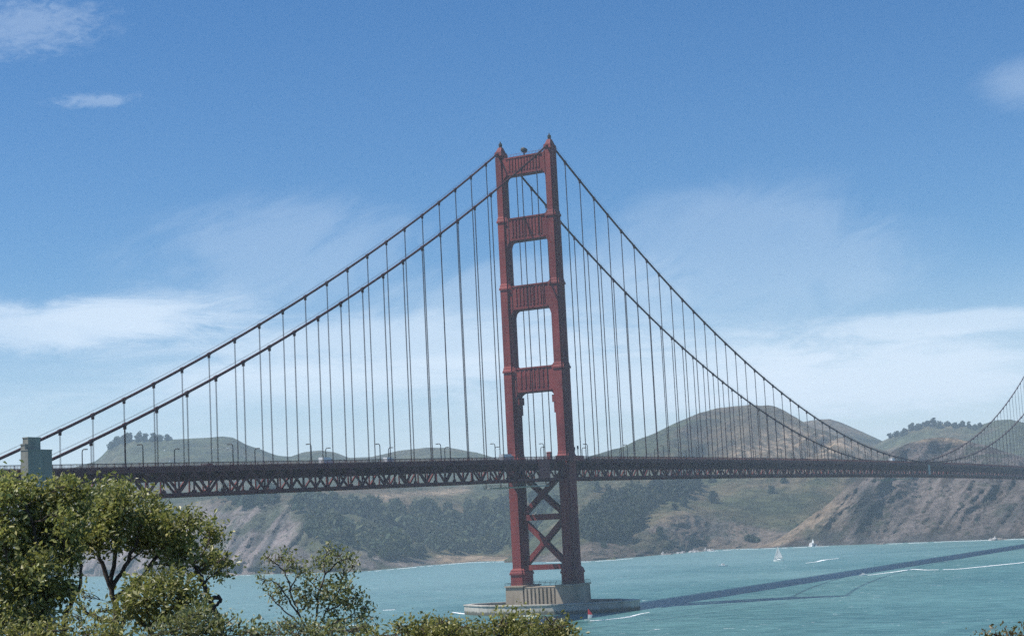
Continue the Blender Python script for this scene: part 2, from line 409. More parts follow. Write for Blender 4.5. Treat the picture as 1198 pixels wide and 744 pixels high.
def L_disp(u, y, t, P):
    wood = np.ones_like(u)
    cl = sstep(t, 0, .1)*(1-sstep(t, .85, 1.15))*(1-sstep(u, 380, 470))
    s1 = ((u*1.0)+(y-590)*.62)/26; s2 = (y-590-u*.35)/120
    q = ridged(np.stack([s1, s2, u*0+2.2], -1), 4)
    out = cl*(q*38+9*fbm(np.stack([u/9, y/7, u*0], -1), 3)) + (1-cl)*18*fbm(P/160, 4)
    up = (1-cl)*(26*fbm(P*np.array([1, 1, 0])/420+5, 4)*sstep(t, .9, 1.6)+5*fbm(P/60, 3))
    return out, up
TL = Terrain(-400, 720, L_shore, [(L_b1, L_b1d), (L_b2, L_b2d), (L_sky, L_skyd)], L_disp, 1)
def L_col(U, Y, T, P):
    C = mixc(GRASS*.95, DRY*.85, sstep(fbm(P/220, 4)+.35*fbm(P/50+9, 3), -.15, .45))
    C = mixc(C, full(GRASS*.9, U), sstep(T, 1.9, 2.3)*.6)
    cl = (1-sstep(T, .8, 1.1))*(1-sstep(U, 330, 400)+.75*sstep(U, 400, 420)*(1-sstep(U, 560, 600))*(1-sstep(T, .5, .9)))
    s1 = ((U*1.0)+(Y-590)*.62)/16; s2 = (Y-590-U*.35)/90
    st = ridged(np.stack([s1, s2, U*0+7], -1), 4)
    rock = mixc(DARKR*1.5, PALE*1.15, sstep(st+.25*fbm(P/30, 3), .05, .6))
    rock = mixc(rock, full(SCRUB*1.5, U), np.clip(sstep(fbm(P/70+3, 4), -.05, .25)*.85, 0, 1))
    C = mixc(C, rock, np.clip(cl, 0, 1))
    C = mixc(C, full(TAN*1.15, U), sstep(U, 500, 520)*(1-sstep(T, .75, 1.0))*(1-sstep(U, 700, 720)))
    C = mixc(C, full(TAN, U), np.exp(-((Y-583+(U-480)*.12)/5)**2)*sstep(U, 400, 430)*(1-sstep(U, 540, 560))*.9)
    return C
TL.build('hill', L_col, 450, 150)

# --- centre hill: tawny dome with a green slope and a rocky foot
C_shore = {590: 658, 640: 657, 690: 656, 760: 650, 830: 643, 880: 641, 950: 638.5, 990: 636, 1060: 630, 1140: 626}
C_b1 = {590: 657, 610: 655, 640: 649, 665: 641, 690: 635, 740: 628, 780: 606, 800: 601, 830: 603, 870: 612, 900: 620, 950: 622, 1060: 620, 1140: 620}
C_b1d = {590: 20, 640: 70, 690: 110, 800: 120, 900: 110, 1140: 120}
C_b2 = {590: 656, 610: 650, 640: 625, 665: 600, 690: 585, 740: 574, 800: 566, 850: 566, 900: 567, 960: 566, 1060: 562, 1140: 560}
C_b2d = {590: 40, 640: 220, 690: 420, 800: 430, 900: 420, 1140: 430}
C_sky = {590: 655, 610: 645, 640: 606, 660: 570, 675: 545, 690: 534, 702: 531, 729: 523.5, 747.6: 516, 782.6: 501.6, 817.5: 488, 839: 481.5, 860: 478, 876: 476, 907: 480, 932: 489, 950: 499, 980: 513, 1030: 528, 1140: 545}
C_skyd = {590: 80, 640: 500, 690: 1000, 860: 1200, 950: 1050, 1140: 900}
def C_disp(u, y, t, P):
    foot = 1-sstep(t, .8, 1.3)
    wz = fbm(P/90+8, 3)
    q = ridged(np.stack([u/34+(y-600)/60+wz*.9, y/45+wz*.6, u*0+4], -1), 5)
    out = foot*(20*(q-.4)+6*fbm(np.stack([u/8, y/6, u*0], -1), 3))+(1-foot)*16*fbm(P/130, 4)
    g = ridged(np.stack([(u+(y-500)*1.1)/75, (y-520-(u-860)*.12)/160, u*0+1.2], -1), 3)
    up = (1-foot)*(g*34*sstep(t, 1.6, 2.4)+16*fbm(P*np.array([1, 1, 0])/300, 4)+4*fbm(P/50, 3))
    ed = sstep(u, 595, 680); return out*ed, up*ed
TC = Terrain(590, 1140, C_shore, [(C_b1, C_b1d), (C_b2, C_b2d), (C_sky, C_skyd)], C_disp, 2)
def C_col(U, Y, T, P):
    nz = fbm(P/150, 4); nf = fbm(P/40+4, 4)
    C = mixc(GRASS*.95, DRY*.85, sstep(nz+.4*nf, -.2, .4))
    # green bowl below the deck, tawny shoulders
    gb = np.exp(-(((U-905)/62)**2+((Y-592)/22)**2)); C = mixc(C, full(GRASS*.85, U), np.clip(gb*1.2, 0, 1))
    C = mixc(C, full(TAN*.75, U), np.clip(np.exp(-(((U-900)/34)**2+((Y-574)/9)**2))*(.6+nf), 0, 1)*.7)
    C = mixc(C, full(DRY*.8, U), np.clip(np.exp(-(((U-705)/26)**2+((Y-575)/18)**2)), 0, 1)*.8)
    # upper dome: green left flank, brown middle, pale terraced scar low on the right
    up = sstep(T, 2.0, 2.3); C = mixc(C, mixc(GRASS*.85, DRY*.72, sstep(U+(Y-500)*.9+60*nz, 790, 860)), up*.85)
    sc = np.clip(sstep(U+ (Y-520)*1.6, 872, 905)*sstep(Y-(U-910)*.36, 488, 500)*up, 0, 1)
    stripe = sstep(np.sin((Y-U*.30)*.85+4*nf)+nf, -.2, .9)
    C = mixc(C, mixc(DRY*.9, TAN*1.2, stripe), sc)
    foot = 1-sstep(T, .85, 1.15)
    rock = mixc(DARKR*1.6, ROCK*1.0, sstep(ridged(np.stack([U/26+(Y-600)/50+nz, Y/30+nz, U*0], -1), 5)+.5*nf, -.1, .6))
    rock = mixc(rock, full(SCRUB*1.2, U), sstep(nz+.5*nf, .05, .3)*.75)
    C = mixc(C, rock, foot*.85)
    C = mixc(C, full(TAN, U), np.clip(np.exp(-(((U-790)/26)**2+((Y-603)/8)**2))*(.7+nf), 0, 1)*.8)
    return C
TC.build('hill', C_col, 300, 150)

# --- second dome to the right, behind
S2_sky = {860: 515, 900: 503, 930: 495, 955: 491, 971: 490, 984: 494, 1008: 504.7, 1037: 518, 1070: 530, 1160: 548}
TS = Terrain(860, 1160, {860: 634, 1160: 628}, [({860: 540, 1160: 560}, {860: 1500, 1160: 1500}), (S2_sky, {860: 2000, 1160: 1900})],
             lambda u, y, t, P: (12*fbm(P/150, 4), 10*fbm(P/200+2, 4)), 3)
TS.build('hill', lambda U, Y, T, P: mixc(DRY*.75, GRASS*.8, sstep(fbm(P/160, 4)+(U-1000)/120, -.2, .4)), 120, 60)

# --- far wooded ridge on the right
F_sky = {990: 540, 1020: 522, 1037: 513.5, 1057: 504, 1076: 498, 1093: 495.5, 1117: 496.5, 1144: 498, 1165: 491.5, 1182: 490.5, 1200: 495, 1240: 503, 1300: 500, 1400: 510, 1560: 520}
TF = Terrain(990, 1560, {990: 629, 1560: 614}, [({990: 545, 1560: 545}, {990: 1300, 1560: 1300}), (F_sky, {990: 1700, 1560: 1700})],
             lambda u, y, t, P: (14*fbm(P/150, 4), 14*fbm(P/240+7, 4)), 4)
TF.build('hill', lambda U, Y, T, P: mixc(GRASS*.95, DRY*.9, sstep(fbm(P/170, 4)-(U-1090)/400, -.15, .35)), 200, 70)

# --- right headland: steep brown cliff below and behind the deck
R_shore = {880: 641.5, 905: 640.5, 950: 638.5, 1000: 637, 1060: 634.5, 1130: 632, 1198: 629.5, 1300: 626, 1600: 620}
R_b1 = {880: 641, 905: 637, 930: 622, 960: 603, 985: 585, 1000: 572, 1010: 563, 1040: 560, 1120: 566, 1198: 572, 1300: 580, 1600: 580}
R_b1d = {880: 10, 905: 25, 960: 75, 1010: 150, 1100: 160, 1198: 150, 1600: 150}
R_sky = {880: 640.5, 905: 634, 930: 618, 960: 598, 985: 578, 1000: 565, 1010: 553, 1025: 540, 1038: 532, 1049: 526, 1066: 518, 1081: 513.5, 1100: 511.5, 1117: 511.5, 1129: 515.5, 1153: 520.5, 1178: 530, 1200: 537, 1300: 545, 1600: 550}
R_skyd = {880: 30, 905: 45, 960: 110, 1010: 230, 1060: 330, 1100: 380, 1200: 360, 1600: 360}
def R_disp(u, y, t, P):
    s1 = (u+(y-600)*.95)/30; s2 = (y-u*.6)/100
    q = ridged(np.stack([s1, s2, u*0+9], -1), 4)
    k = sstep(u, 905, 990)
    big = ridged(np.stack([(u+(y-600)*.55)/85, (y-u*.5)/260, u*0+3.7], -1), 3)
    e2 = sstep(t, 0, .5)
    return k*(50*(big-.75)*e2+24*(q-.6)*(.35+.65*e2)+10*fbm(np.stack([u/7, y/5, u*0+2], -1), 4)), k*(8*fbm(P/45, 4)+8*big)*e2
TR = Terrain(880, 1600, R_shore, [(R_b1, R_b1d), (R_sky, R_skyd)], R_disp, 5)
def R_col(U, Y, T, P):
    nf = fbm(P/35, 4); nz = fbm(P/120+4, 4)
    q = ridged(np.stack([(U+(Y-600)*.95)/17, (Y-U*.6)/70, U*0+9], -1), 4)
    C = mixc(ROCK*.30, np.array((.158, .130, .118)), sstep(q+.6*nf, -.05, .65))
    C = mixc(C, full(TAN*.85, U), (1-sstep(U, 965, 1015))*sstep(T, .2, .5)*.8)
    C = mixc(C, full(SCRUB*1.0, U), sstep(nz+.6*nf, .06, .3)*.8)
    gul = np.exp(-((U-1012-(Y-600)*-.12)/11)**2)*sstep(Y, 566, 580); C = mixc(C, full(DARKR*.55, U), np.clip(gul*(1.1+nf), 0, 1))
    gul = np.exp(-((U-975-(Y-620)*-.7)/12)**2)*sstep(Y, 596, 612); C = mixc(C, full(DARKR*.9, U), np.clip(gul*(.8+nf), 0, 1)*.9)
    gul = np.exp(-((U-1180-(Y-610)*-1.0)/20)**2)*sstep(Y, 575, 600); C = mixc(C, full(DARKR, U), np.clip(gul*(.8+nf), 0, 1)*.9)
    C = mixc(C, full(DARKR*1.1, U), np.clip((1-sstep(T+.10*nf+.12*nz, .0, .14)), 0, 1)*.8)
    C = mixc(C, full(TAN*.9, U), np.clip(np.exp(-((Y-513-(np.abs(U-1100))*.08)/2.5)**2), 0, 1)*sstep(U, 1060, 1080)*(1-sstep(U, 1125, 1140)))
    return C
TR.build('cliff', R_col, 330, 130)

# --- near bluff the viewer stands on, falling to the strait
def bluff_z(d, a):
    z = np.interp(d, [0, 6, 20, 40, 90, 200, 300, 420], [38.9, 38.2, 36.3, 33.5, 24, 7, -3, -8])
    return z
dd = np.concatenate([np.linspace(.5, 60, 70), np.linspace(64, 420, 50)]); aa = np.linspace(-math.pi, math.pi, 181)
AA, DD = np.meshgrid(aa, dd)
BX = CAM[0]+DD*np.cos(YAW+AA); BY = CAM[1]+DD*np.sin(YAW+AA)
BZ = bluff_z(DD, AA)+.35*fbm(np.stack([BX/5, BY/5, BX*0], -1), 4)*np.minimum(1, DD/8)
BP = np.stack([BX, BY, BZ], -1); n_, m_ = AA.shape; idx = np.arange(n_*m_).reshape(n_, m_)
FF = np.stack([idx[:-1, :-1], idx[1:, :-1], idx[1:, 1:], idx[:-1, 1:]], -1).reshape(-1, 4).tolist()
FF.append(tuple(idx[0, :-1].tolist()))
mesh_obj('ground', BP.reshape(-1, 3), FF, M_TERR, None, True, mixc(GRASS*.9, DRY*.8, sstep(fbm(BP/6, 4), -.2, .3)).reshape(-1, 3))['kind'] = 'structure'
# --- low point of land under the south end of the bridge
lx = np.linspace(-900, -300, 90); ly = np.linspace(-60, 420, 60); LX, LY = np.meshgrid(lx, ly)
LZ = 24*sstep(-LX, 345, 420)*sstep(LY, -55, 10)*(1-sstep(LY, 300, 420))-3+3*fbm(np.stack([LX/40, LY/40, LX*0], -1), 4)
LP = np.stack([LX, LY, LZ], -1); n_, m_ = LX.shape; idx = np.arange(n_*m_).reshape(n_, m_)
mesh_obj('shore_land', LP.reshape(-1, 3), np.stack([idx[:-1, :-1], idx[:-1, 1:], idx[1:, 1:], idx[1:, :-1]], -1).reshape(-1, 4).tolist(), M_TERR, None, True,
         mixc(GRASS, ROCK, sstep(fbm(LP/30, 3), -.2, .3)).reshape(-1, 3))['kind'] = 'structure'

# ------------------------------------------------------------------ haze
hz = MB().box(-6600, 6600, -6600, 6600, -9.5, 275).build('haze', None)
hz['kind'] = 'stuff'
m = bpy.data.materials.new('sea_haze'); m.use_nodes = True; m.node_tree.nodes.clear(); t = NT(m.node_tree)
pv = t.n('ShaderNodeVolumePrincipled'); pv.inputs['Color'].default_value = (.71, .87, 1.0, 1); pv.inputs['Density'].default_value = 1.08e-4; pv.inputs['Anisotropy'].default_value = 0.0
om = t.n('ShaderNodeOutputMaterial'); t.put(om.inputs['Volume'], pv.outputs[0]); hz.data.materials.append(m)

# ------------------------------------------------------------------ bridge
S = 15.24; YC = 13.7
ZT, ZMIN, ZP, SAG = 224.0, 75.9, 65.2, 10.8
def cable_z(X):
    if X >= 0: return ZMIN+(ZT-ZMIN)*((X-640)/640)**2
    tt = -X/343.0; return ZT+(ZP-ZT)*tt-4*SAG*tt*(1-tt)
def deck_z(X):                                                       # top of the railing
    if X >= 0: return 72.5+3.4*(1-((X-640)/640)**2)
    return 72.5+.02*X
X0, X1 = -470.0, 1330.0
bridge = tag(empty('suspension_bridge', (0, 0, 0)), 'long orange red suspension bridge with a tall portal tower crossing the strait', 'bridge')

def cross_poly(cx, cy, hx, hy, n):
    return [(cx+a, cy+b) for a, b in ((-hx, -hy+n), (-hx+n, -hy+n), (-hx+n, -hy), (hx-n, -hy), (hx-n, -hy+n), (hx, -hy+n), (hx, hy-n), (hx-n, hy-n), (hx-n, hy), (-hx+n, hy), (-hx+n, hy-n), (-hx, hy-n))]
STAGES = [(13.0, 21.0, 5.2, 3.7), (21.0, 75.0, 4.3, 2.85), (75.0, 117.3, 4.1, 2.7), (117.3, 157.7, 3.75, 2.5), (157.7, 190.8, 3.4, 2.3), (190.8, 221.0, 3.05, 2.1)]
def inner_y(z):
    for a, b_, hx, hy in STAGES:
        if a <= z <= b_: return 13.6-hy
    return 11.5
def make_tower():
    tw = empty('tower', (0, 0, 0), 0, bridge)
    for sgn in (-1, 1):
        lg = MB(); cy = sgn*13.6
        for k, (a, b_, hx, hy) in enumerate(STAGES):
            lg.prism(cross_poly(0, cy, hx, hy, .75), a, b_-.9)
            nx = STAGES[k+1] if k+1 < len(STAGES) else (0, 0, hx-.2, hy-.2)
            n = 12; lo = cross_poly(0, cy, hx, hy, .75); hi = cross_poly(0, cy, nx[2], nx[3], .75)
            lg.add([(x, y, b_-.9) for x, y in lo]+[(x, y, b_) for x, y in hi], [tuple(range(n, 2*n))]+[(i, (i+1) % n, n+(i+1) % n, n+i) for i in range(n)])
            # shallow flutes on the broad faces
            for fx in (-1.1, 0.0, 1.1):
                for fs in (-1, 1):
                    lg.box(fx*hx/3.4-.16, fx*hx/3.4+.16, cy+fs*hy-(.13 if fs < 0 else 0), cy+fs*hy+(.13 if fs > 0 else 0), a+.4, b_-1.3)
            # shelf where each stage steps in
            if k+1 < len(STAGES):
                lo = cross_poly(0, cy, hx+.45, hy+.4, .8); hi = cross_poly(0, cy, hx-.05, hy-.05, .8)
                lg.prism(lo, b_-3.0, b_-2.3)
                lg.add([(x, y, b_-2.3+.01) for x, y in lo]+[(x, y, b_-1.2) for x, y in hi], [tuple(range(n, 2*n))]+[(i, (i+1) % n, n+(i+1) % n, n+i) for i in range(n)])
        lg.build('leg', M_RED, tw)
        sh = MB()
        sh.box(-3.3, 3.3, cy-2.0, cy+2.0, 221.0, 223.0, .3, .25).box(-2.6, 2.6, cy-1.5, cy+1.5, 223.0, 225.6, 1.7, .55)
        sh.build('saddle_housing', M_RED, tw)
        bc = MB().tube([(0, cy, 225.4), (0, cy, 226.4), (0, cy, 226.5), (0, cy, 227.6), (0, cy, 227.7), (0, cy, 228.8)], [.9, .8, .95, .9, .5, .15], 8)
        bc.build('beacon', M_DARK, tw)
    def strut(z0, z1, hx, rib, rad_lo, step=0.0):
        yi = inner_y((z0+z1)/2)+.05; mb = MB()
        # profile in (y, z): flat body with curved haunches below and small fillets above
        pts = [(-yi, z1+1.0), (-yi+.5, z1+.35), (-yi+1.3, z1), (yi-1.3, z1), (yi-.5, z1+.35), (yi, z1+1.0)]
        arc = [(yi-rad_lo+rad_lo*math.cos(a_), z0-rad_lo*1.25+rad_lo*1.25*math.sin(a_)) for a_ in np.linspace(0, math.pi/2, 8)]
        pts += arc+[(-y, z) for y, z in arc[::-1]]
        if step:
            pass
        # quads strips are safer than one concave face: split into a fan of y columns
        ys = np.linspace(-yi, yi, 33); q = math.pi/2
        def lo(y):
            e = abs(y)-(yi-rad_lo)
            return z0 if e <= 0 else z0-rad_lo*1.25*(1-math.sqrt(max(0, 1-(e/rad_lo)**2)))
        def hi(y):
            e = abs(y)-(yi-1.3); return z1 if e <= 0 else z1+1.0*(e/1.3)**2
        n = len(ys); vs = []
        for x in (-hx, hx):
            vs += [(x, y, lo(y)) for y in ys]+[(x, y, hi(y)) for y in ys]
        fs = []
        for i in range(n-1):
            fs += [(i, i+1, n+i+1, n+i), (2*n+i, 3*n+i, 3*n+i+1, 2*n+i+1), (i, 2*n+i, 2*n+i+1, i+1), (n+i, n+i+1, 3*n+i+1, 3*n+i)]
        mb.add(vs, fs)
        sb = MB()
        for sx in (-1, 1):
            xa, xb = sorted((sx*hx, sx*(hx+.32)))
            for i in range(rib):
                y = (-yi+2.6)+(2*yi-5.2)*(i+.5)/rib
                sb.box(xa, xb, y-.42, y+.42, z0+2.2, z1-1.4)
            sb.box(xa, sx*(hx+.5) if sx > 0 else xb, -yi+1.6, yi-1.6, z0+.25, z0+1.0) if sx > 0 else sb.box(-(hx+.5), -hx, -yi+1.6, yi-1.6, z0+.25, z0+1.0)
            sb.box(min(sx*hx, sx*(hx+.45)), max(sx*hx, sx*(hx+.45)), -yi+1.6, yi-1.6, z1-.75, z1-.15)
        s_ = mb.build('portal_strut', M_RED, tw)
        v0 = len(s_.data.vertices)
        mb2 = MB(); mb2.v = mb.v+sb.v; mb2.f = mb.f+[tuple(len(mb.v)+i for i in f) for f in sb.f]
        bpy.data.objects.remove(s_)
        return mb2.build('portal_strut', M_RED, tw)
    strut(210.3, 219.4, 2.5, 11, 1.7)
    strut(177.8, 189.4, 2.7, 10, 2.3)
    strut(144.1, 156.1, 2.9, 9, 2.9)
    strut(104.0, 116.1, 3.1, 7, 3.6)
    for sg in (-1, 1):                                               # stepped haunches that narrow the lowest opening
        hb = MB()
        for k, (za, zb, wd) in enumerate(((98.5, 102.0, 2.0), (93.5, 98.5, 1.2), (87.0, 93.5, .55))):
            yi = inner_y(95)
            hb.box(-2.6+.1*k, 2.6-.1*k, min(sg*(yi+.3), sg*(yi-wd)), max(sg*(yi+.3), sg*(yi-wd)), za, zb)
        hb.build('haunch', M_RED, tw)
    rl = MB()
    for sx in (-2.4, 2.4):
        rl.bar((sx, -10.2, 220.7), (sx, 10.2, 220.7), .1)
        for i in range(13): rl.bar((sx, -10.2+i*1.7, 219.4), (sx, -10.2+i*1.7, 220.7), .09)
    rl.build('top_railing', M_RED, tw)
    yi = inner_y(40)
    for z0, z1 in ((43.2, 46.0), (19.9, 22.4)):
        MB().box(-2.0, 2.0, -yi-.1, yi+.1, z0, z1).build('lower_strut', M_RED, tw)
    for (za, zb) in ((45.8, 65.0), (22.3, 43.4)):
        x = MB()
        x.bar((0, -yi-.2, za), (0, yi+.2, zb), 3.2, 2.2, up=(0, 0, 1)); x.bar((.01, yi+.2, za), (.01, -yi-.2, zb), 3.1, 2.2)
        zc = (za+zb)/2; x.box(-1.7, 1.7, -1.9, 1.9, zc-1.9, zc+1.9)
        x.build('cross_brace', M_RED, tw)
    return tw
tower = make_tower()
MB().tube([(0, .6, 219.4), (0, .6, 221.4)], .35, 6).tube([(-1.6, .6, 222.5), (-1.3, .6, 222.5), (1.3, .6, 222.5), (1.6, .6, 222.5)], [.6, 1.25, 1.25, .6], 10).build('fog_equipment', M_DARK, tower)

# pier under the tower
pier = empty('pier', (0, 0, 0), 0, bridge)
def ctap(mb, x0, x1, y0, y1, z0, z1): mb.box(x0, x1, y0, y1, z0, z1, .35, .35)
for sg in (-1, 1):
    pb = MB(); ya, yb = sorted((sg*8.4, sg*18.2)); ctap(pb, -9.2, 9.2, ya, yb, -4, 12.4); pb.box(-9.4, 9.4, ya-.15, yb+.15, 12.38, 13.0)
    pb.build('plinth', M_CONC, pier)
pb = MB(); pb.box(-8.2, 8.2, -8.4, 8.4, -4, 12.2)
for i in range(8):
    y = -7.3+i*14.6/7
    for sx in (-1, 1): pb.box(min(sx*8.2, sx*8.9), max(sx*8.2, sx*8.9), y-.55, y+.55, 1, 11.6)
pb.build('fluted_wall', M_CONC, pier)
pr = MB()
for yy in np.linspace(-18, 18, 13):
    for sx in (-9.1, 9.1): pr.bar((sx, yy, 13), (sx, yy, 14.3), .12)
for sx in (-9.1, 9.1): pr.bar((sx, -18, 14.3), (sx, 18, 14.3), .12).bar((sx, -18, 13.7), (sx, 18, 13.7), .1)
for sy in (-18, 18): pr.bar((-9.1, sy, 14.3), (9.1, sy, 14.3), .12).bar((-9.1, sy, 13.7), (9.1, sy, 13.7), .1)
pr.build('pier_railing', M_DARK, pier)

# fender ring round the pier
out = [(-21, -14), (-21, 12), (-17, 26), (-9, 38), (-4, 44), (4, 44), (9, 38), (17, 26), (21, 12), (21, -14), (17, -28), (9, -40), (5, -45), (-5, -45), (-9, -40), (-17, -28)]
inn = [(x*.86, y*.93) for x, y in out]
fd = tag(empty('pier_fender', (0, 0, 0)), 'low pale concrete ring wall standing in the water around the tower pier', 'sea wall')
MB().ring(out, inn, -5, 4.2).build('ring_wall', M_FEND, fd)
MB().ring([(x*1.02, y*1.01) for x, y in out], [(x*.85, y*.925) for x, y in out], 4.2, 4.7).build('coping', M_FEND, fd)
MB().prism([(x*.87, y*.935) for x, y in out], -5, .8).build('inner_apron', M_CONC, fd)

# deck: roadway, floor beams, trusses, railings
st = 15.24/2
xs = np.arange(X0, X1+.1, st)
dk = MB(); fb = MB()
for a, b_ in zip(xs[:-1], xs[1:]):
    za, zb = deck_z(a)-1.5, deck_z(b_)-1.5
    dk.add([(a, -13.2, za-.5), (b_, -13.2, zb-.5), (b_, 13.2, zb-.5), (a, 13.2, za-.5), (a, -13.2, za), (b_, -13.2, zb), (b_, 13.2, zb), (a, 13.2, za)],
           [(3, 2, 1, 0), (4, 5, 6, 7), (0, 1, 5, 4), (2, 3, 7, 6)])
for i, a in enumerate(xs):
    z = deck_z(a); fb.box(a-.3, a+.3, -13.0, 13.0, z-5.4, z-2.02)
for yy in np.linspace(-11, 11, 7):
    for a, b_ in zip(xs[:-1], xs[1:]):
        fb.bar((a+.3, yy, deck_z(a)-2.6), (b_-.3, yy, deck_z(b_)-2.6), .35, 1.0)
dk.build('roadway', M_ASPH, bridge)
fb.build('floor_beams', M_DECK, bridge)
for sg in (-1, 1):
    tr = MB(); y = sg*13.7
    for a, b_ in zip(xs[:-1], xs[1:]):
        za, zb = deck_z(a), deck_z(b_)
        tr.bar((a, y, za-2.6), (b_, y, zb-2.6), .9, 1.0); tr.bar((a, y, za-10.35), (b_, y, zb-10.35), .95, 1.05)
    for i, a in enumerate(xs):
        z = deck_z(a); tr.bar((a, y, z-9.9), (a, y, z-3.0), .42, .5)
        if i+1 < len(xs):
            b_ = xs[i+1]; z2 = deck_z(b_)
            p, q = ((a, y, z-9.9), (b_, y, z2-3.0)) if i % 2 else ((a, y, z-3.0), (b_, y, z2-9.9))
            tr.bar(p, q, .55, .75)
        tr.prism([(a-1.2, z-10.6), (a+1.2, z-10.6), (a+.8, z-9.0), (a-.8, z-9.0)] if i % 2 == 0 else [(a-.8, z-4.0), (a+.8, z-4.0), (a+1.2, z-2.6), (a-1.2, z-2.6)], y-.3, y+.3, 'y')
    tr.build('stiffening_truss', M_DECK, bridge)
    fa = MB()
    for a, b_ in zip(xs[:-1], xs[1:]):
        fa.bar((a, sg*14.0, deck_z(a)-1.75), (b_, sg*14.0, deck_z(b_)-1.75), .5, .75)
    fa.build('sidewalk_fascia', M_DECK, bridge)
    rl = MB()
    for a, b_ in zip(xs[:-1], xs[1:]):
        rl.bar((a, sg*13.9, deck_z(a)-.05), (b_, sg*13.9, deck_z(b_)-.05), .22, .2); rl.bar((a, sg*13.9, deck_z(a)-1.1), (b_, sg*13.9, deck_z(b_)-1.1), .16, .16)
        for k in range(14):
            x = a+(b_-a)*k/14; z = deck_z(x); wd = .3 if k % 7 == 0 else .09
            rl.bar((x, sg*13.9, z-1.4), (x, sg*13.9, z-.1), wd, .12)
    rl.build('railing', M_DECK, bridge)
bl = MB()
for i, (a, b_) in enumerate(zip(xs[:-1], xs[1:])):
    za, zb = deck_z(a)-10.4, deck_z(b_)-10.4
    if i % 2 == 0: bl.bar((a, -13.3, za), (a, 13.3, za), .5)
    if i % 2 == 0:
        c_ = xs[min(i+2, len(xs)-1)]; zc = deck_z(c_)-10.4
        bl.bar((a, -13.3, za), (b_, 0, zb), .45); bl.bar((a, 13.3, za), (b_, 0, zb), .45)
        bl.bar((b_, 0, zb), (c_, -13.3, zc), .45); bl.bar((b_, 0, zb), (c_, 13.3, zc), .45)
bl.build('lateral_bracing', M_DECK, bridge)
# walkways that carry the footpath round the outside of the tower legs
for sg in (-1, 1):
    wk = MB(); z = deck_z(0)
    ya, yb = sorted((sg*16.2, sg*18.6)); wk.box(-8.5, 8.5, ya, yb, z-2.2, z-1.35)
    for (p, q) in (((-8.5, sg*18.5), (8.5, sg*18.5)), ((-8.5, sg*18.5), (-12.5, sg*14.2)), ((8.5, sg*18.5), (12.5, sg*14.2))):
        wk.bar((p[0], p[1], z-.05), (q[0], q[1], z-.05), .2); wk.bar((p[0], p[1], z-.75), (q[0], q[1], z-.75), .1, 1.2); wk.bar((p[0], p[1], z-1.9), (q[0], q[1], z-1.9), .25, 1.0)
    wk.build('leg_walkway', M_RED, bridge)
MB().box(-30.5, -19.5, -14.75, -14.3, 62.0, 70.6).build('cover_panel', M_DARKRED, bridge)
MB().box(636.5, 641.5, -14.75, -14.35, 65.6, 73.6).build('midspan_panel', M_GREY, bridge)

# main cables
for sg in (-1, 1):
    pts = [(x, sg*YC, cable_z(x)) for x in np.linspace(-343, 0, 70)]+[(x, sg*YC, cable_z(x)) for x in np.linspace(0, 1280, 190)[1:]]
    pts = [(-470, sg*YC, ZP-42)]+pts
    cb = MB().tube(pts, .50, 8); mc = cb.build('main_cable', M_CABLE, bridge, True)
    hr = MB()
    for o_ in (-.45, .45): hr.tube([(x, y+o_, z+1.35) for x, y, z in pts[1::3]], .035, 4)
    hr.build('hand_rope', M_CABLE, mc)

# suspenders: the hundred that show largest are parts, the rest one mass
sus = [(k, sg) for sg in (-1, 1) for k in range(-21, 84) if k != 0 and cable_z(k*S)-deck_z(k*S) > .4]
sus.sort(key=lambda q: -(cable_z(q[0]*S)-deck_z(q[0]*S)+4)/np.linalg.norm(np.array((q[0]*S, q[1]*YC, 100))-CAM))
def suspender_mb(mb, k, sg):
    x, y = k*S, sg*YC; zt, zb = cable_z(x), deck_z(x)-2.3
    for dx, dy in ((-.13, -.13), (.13, -.13), (-.13, .13), (.13, .13)):
        mb.tube([(x+dx, y+dy, zb), (x+dx, y+dy, zt)], .062, 4, False)
def band_mb(mb, k, sg):
    x, y = k*S, sg*YC; d = .62
    mb.tube([(x-d, y, cable_z(x-d)), (x+d, y, cable_z(x+d))], .66, 8); mb.box(x-.32, x+.32, y-.42, y+.42, cable_z(x)-1.5, cable_z(x)-.4)
for k, sg in sus[:100]:
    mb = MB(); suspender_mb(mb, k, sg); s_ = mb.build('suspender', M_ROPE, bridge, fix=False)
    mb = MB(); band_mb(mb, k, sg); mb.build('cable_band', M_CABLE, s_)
mb = MB(); mb2 = MB()
for k, sg in sus[100:]: suspender_mb(mb, k, sg); band_mb(mb2, k, sg)
r_ = mb.build('far_suspenders', M_ROPE, bridge, fix=False); r_['kind'] = 'stuff'
mb2.build('cable_bands', M_CABLE, r_)['kind'] = 'stuff'

# hanging maintenance platform under the deck, left of the tower
mp_ = tag(empty('maintenance_platform', (-26, 0, deck_z(-26)-10.9)), 'grey green steel work platform hung under the bridge deck left of the tower', 'work platform')
q = MB().box(-8, 8, -13, 13, -2.6, -2.2)
for y in (-13, 13):
    q.bar((-8, y, -1.2), (8, y, -1.2), .12)
    for x in (-8, -4, 0, 4, 8): q.bar((x, y, -2.2), (x, y, -1.2), .1)
for x in (-8, 8): q.bar((x, -13, -1.2), (x, 13, -1.2), .12)
q.build('platform_floor', M_GREY, mp_)
q = MB()
for x in (-7, 7):
    for y in (-12, 0, 12): q.bar((x, y, -2.3), (x, y, -.05), .3)
q.build('hanger', M_RED, mp_)
mq = copy_tree(mp_); mq.location = (585, 0, deck_z(585)-10.9); mq['label'] = 'grey steel work platform hung under the deck near the middle of the main span'
mp_['group'] = mq['group'] = 'work platforms under the deck'

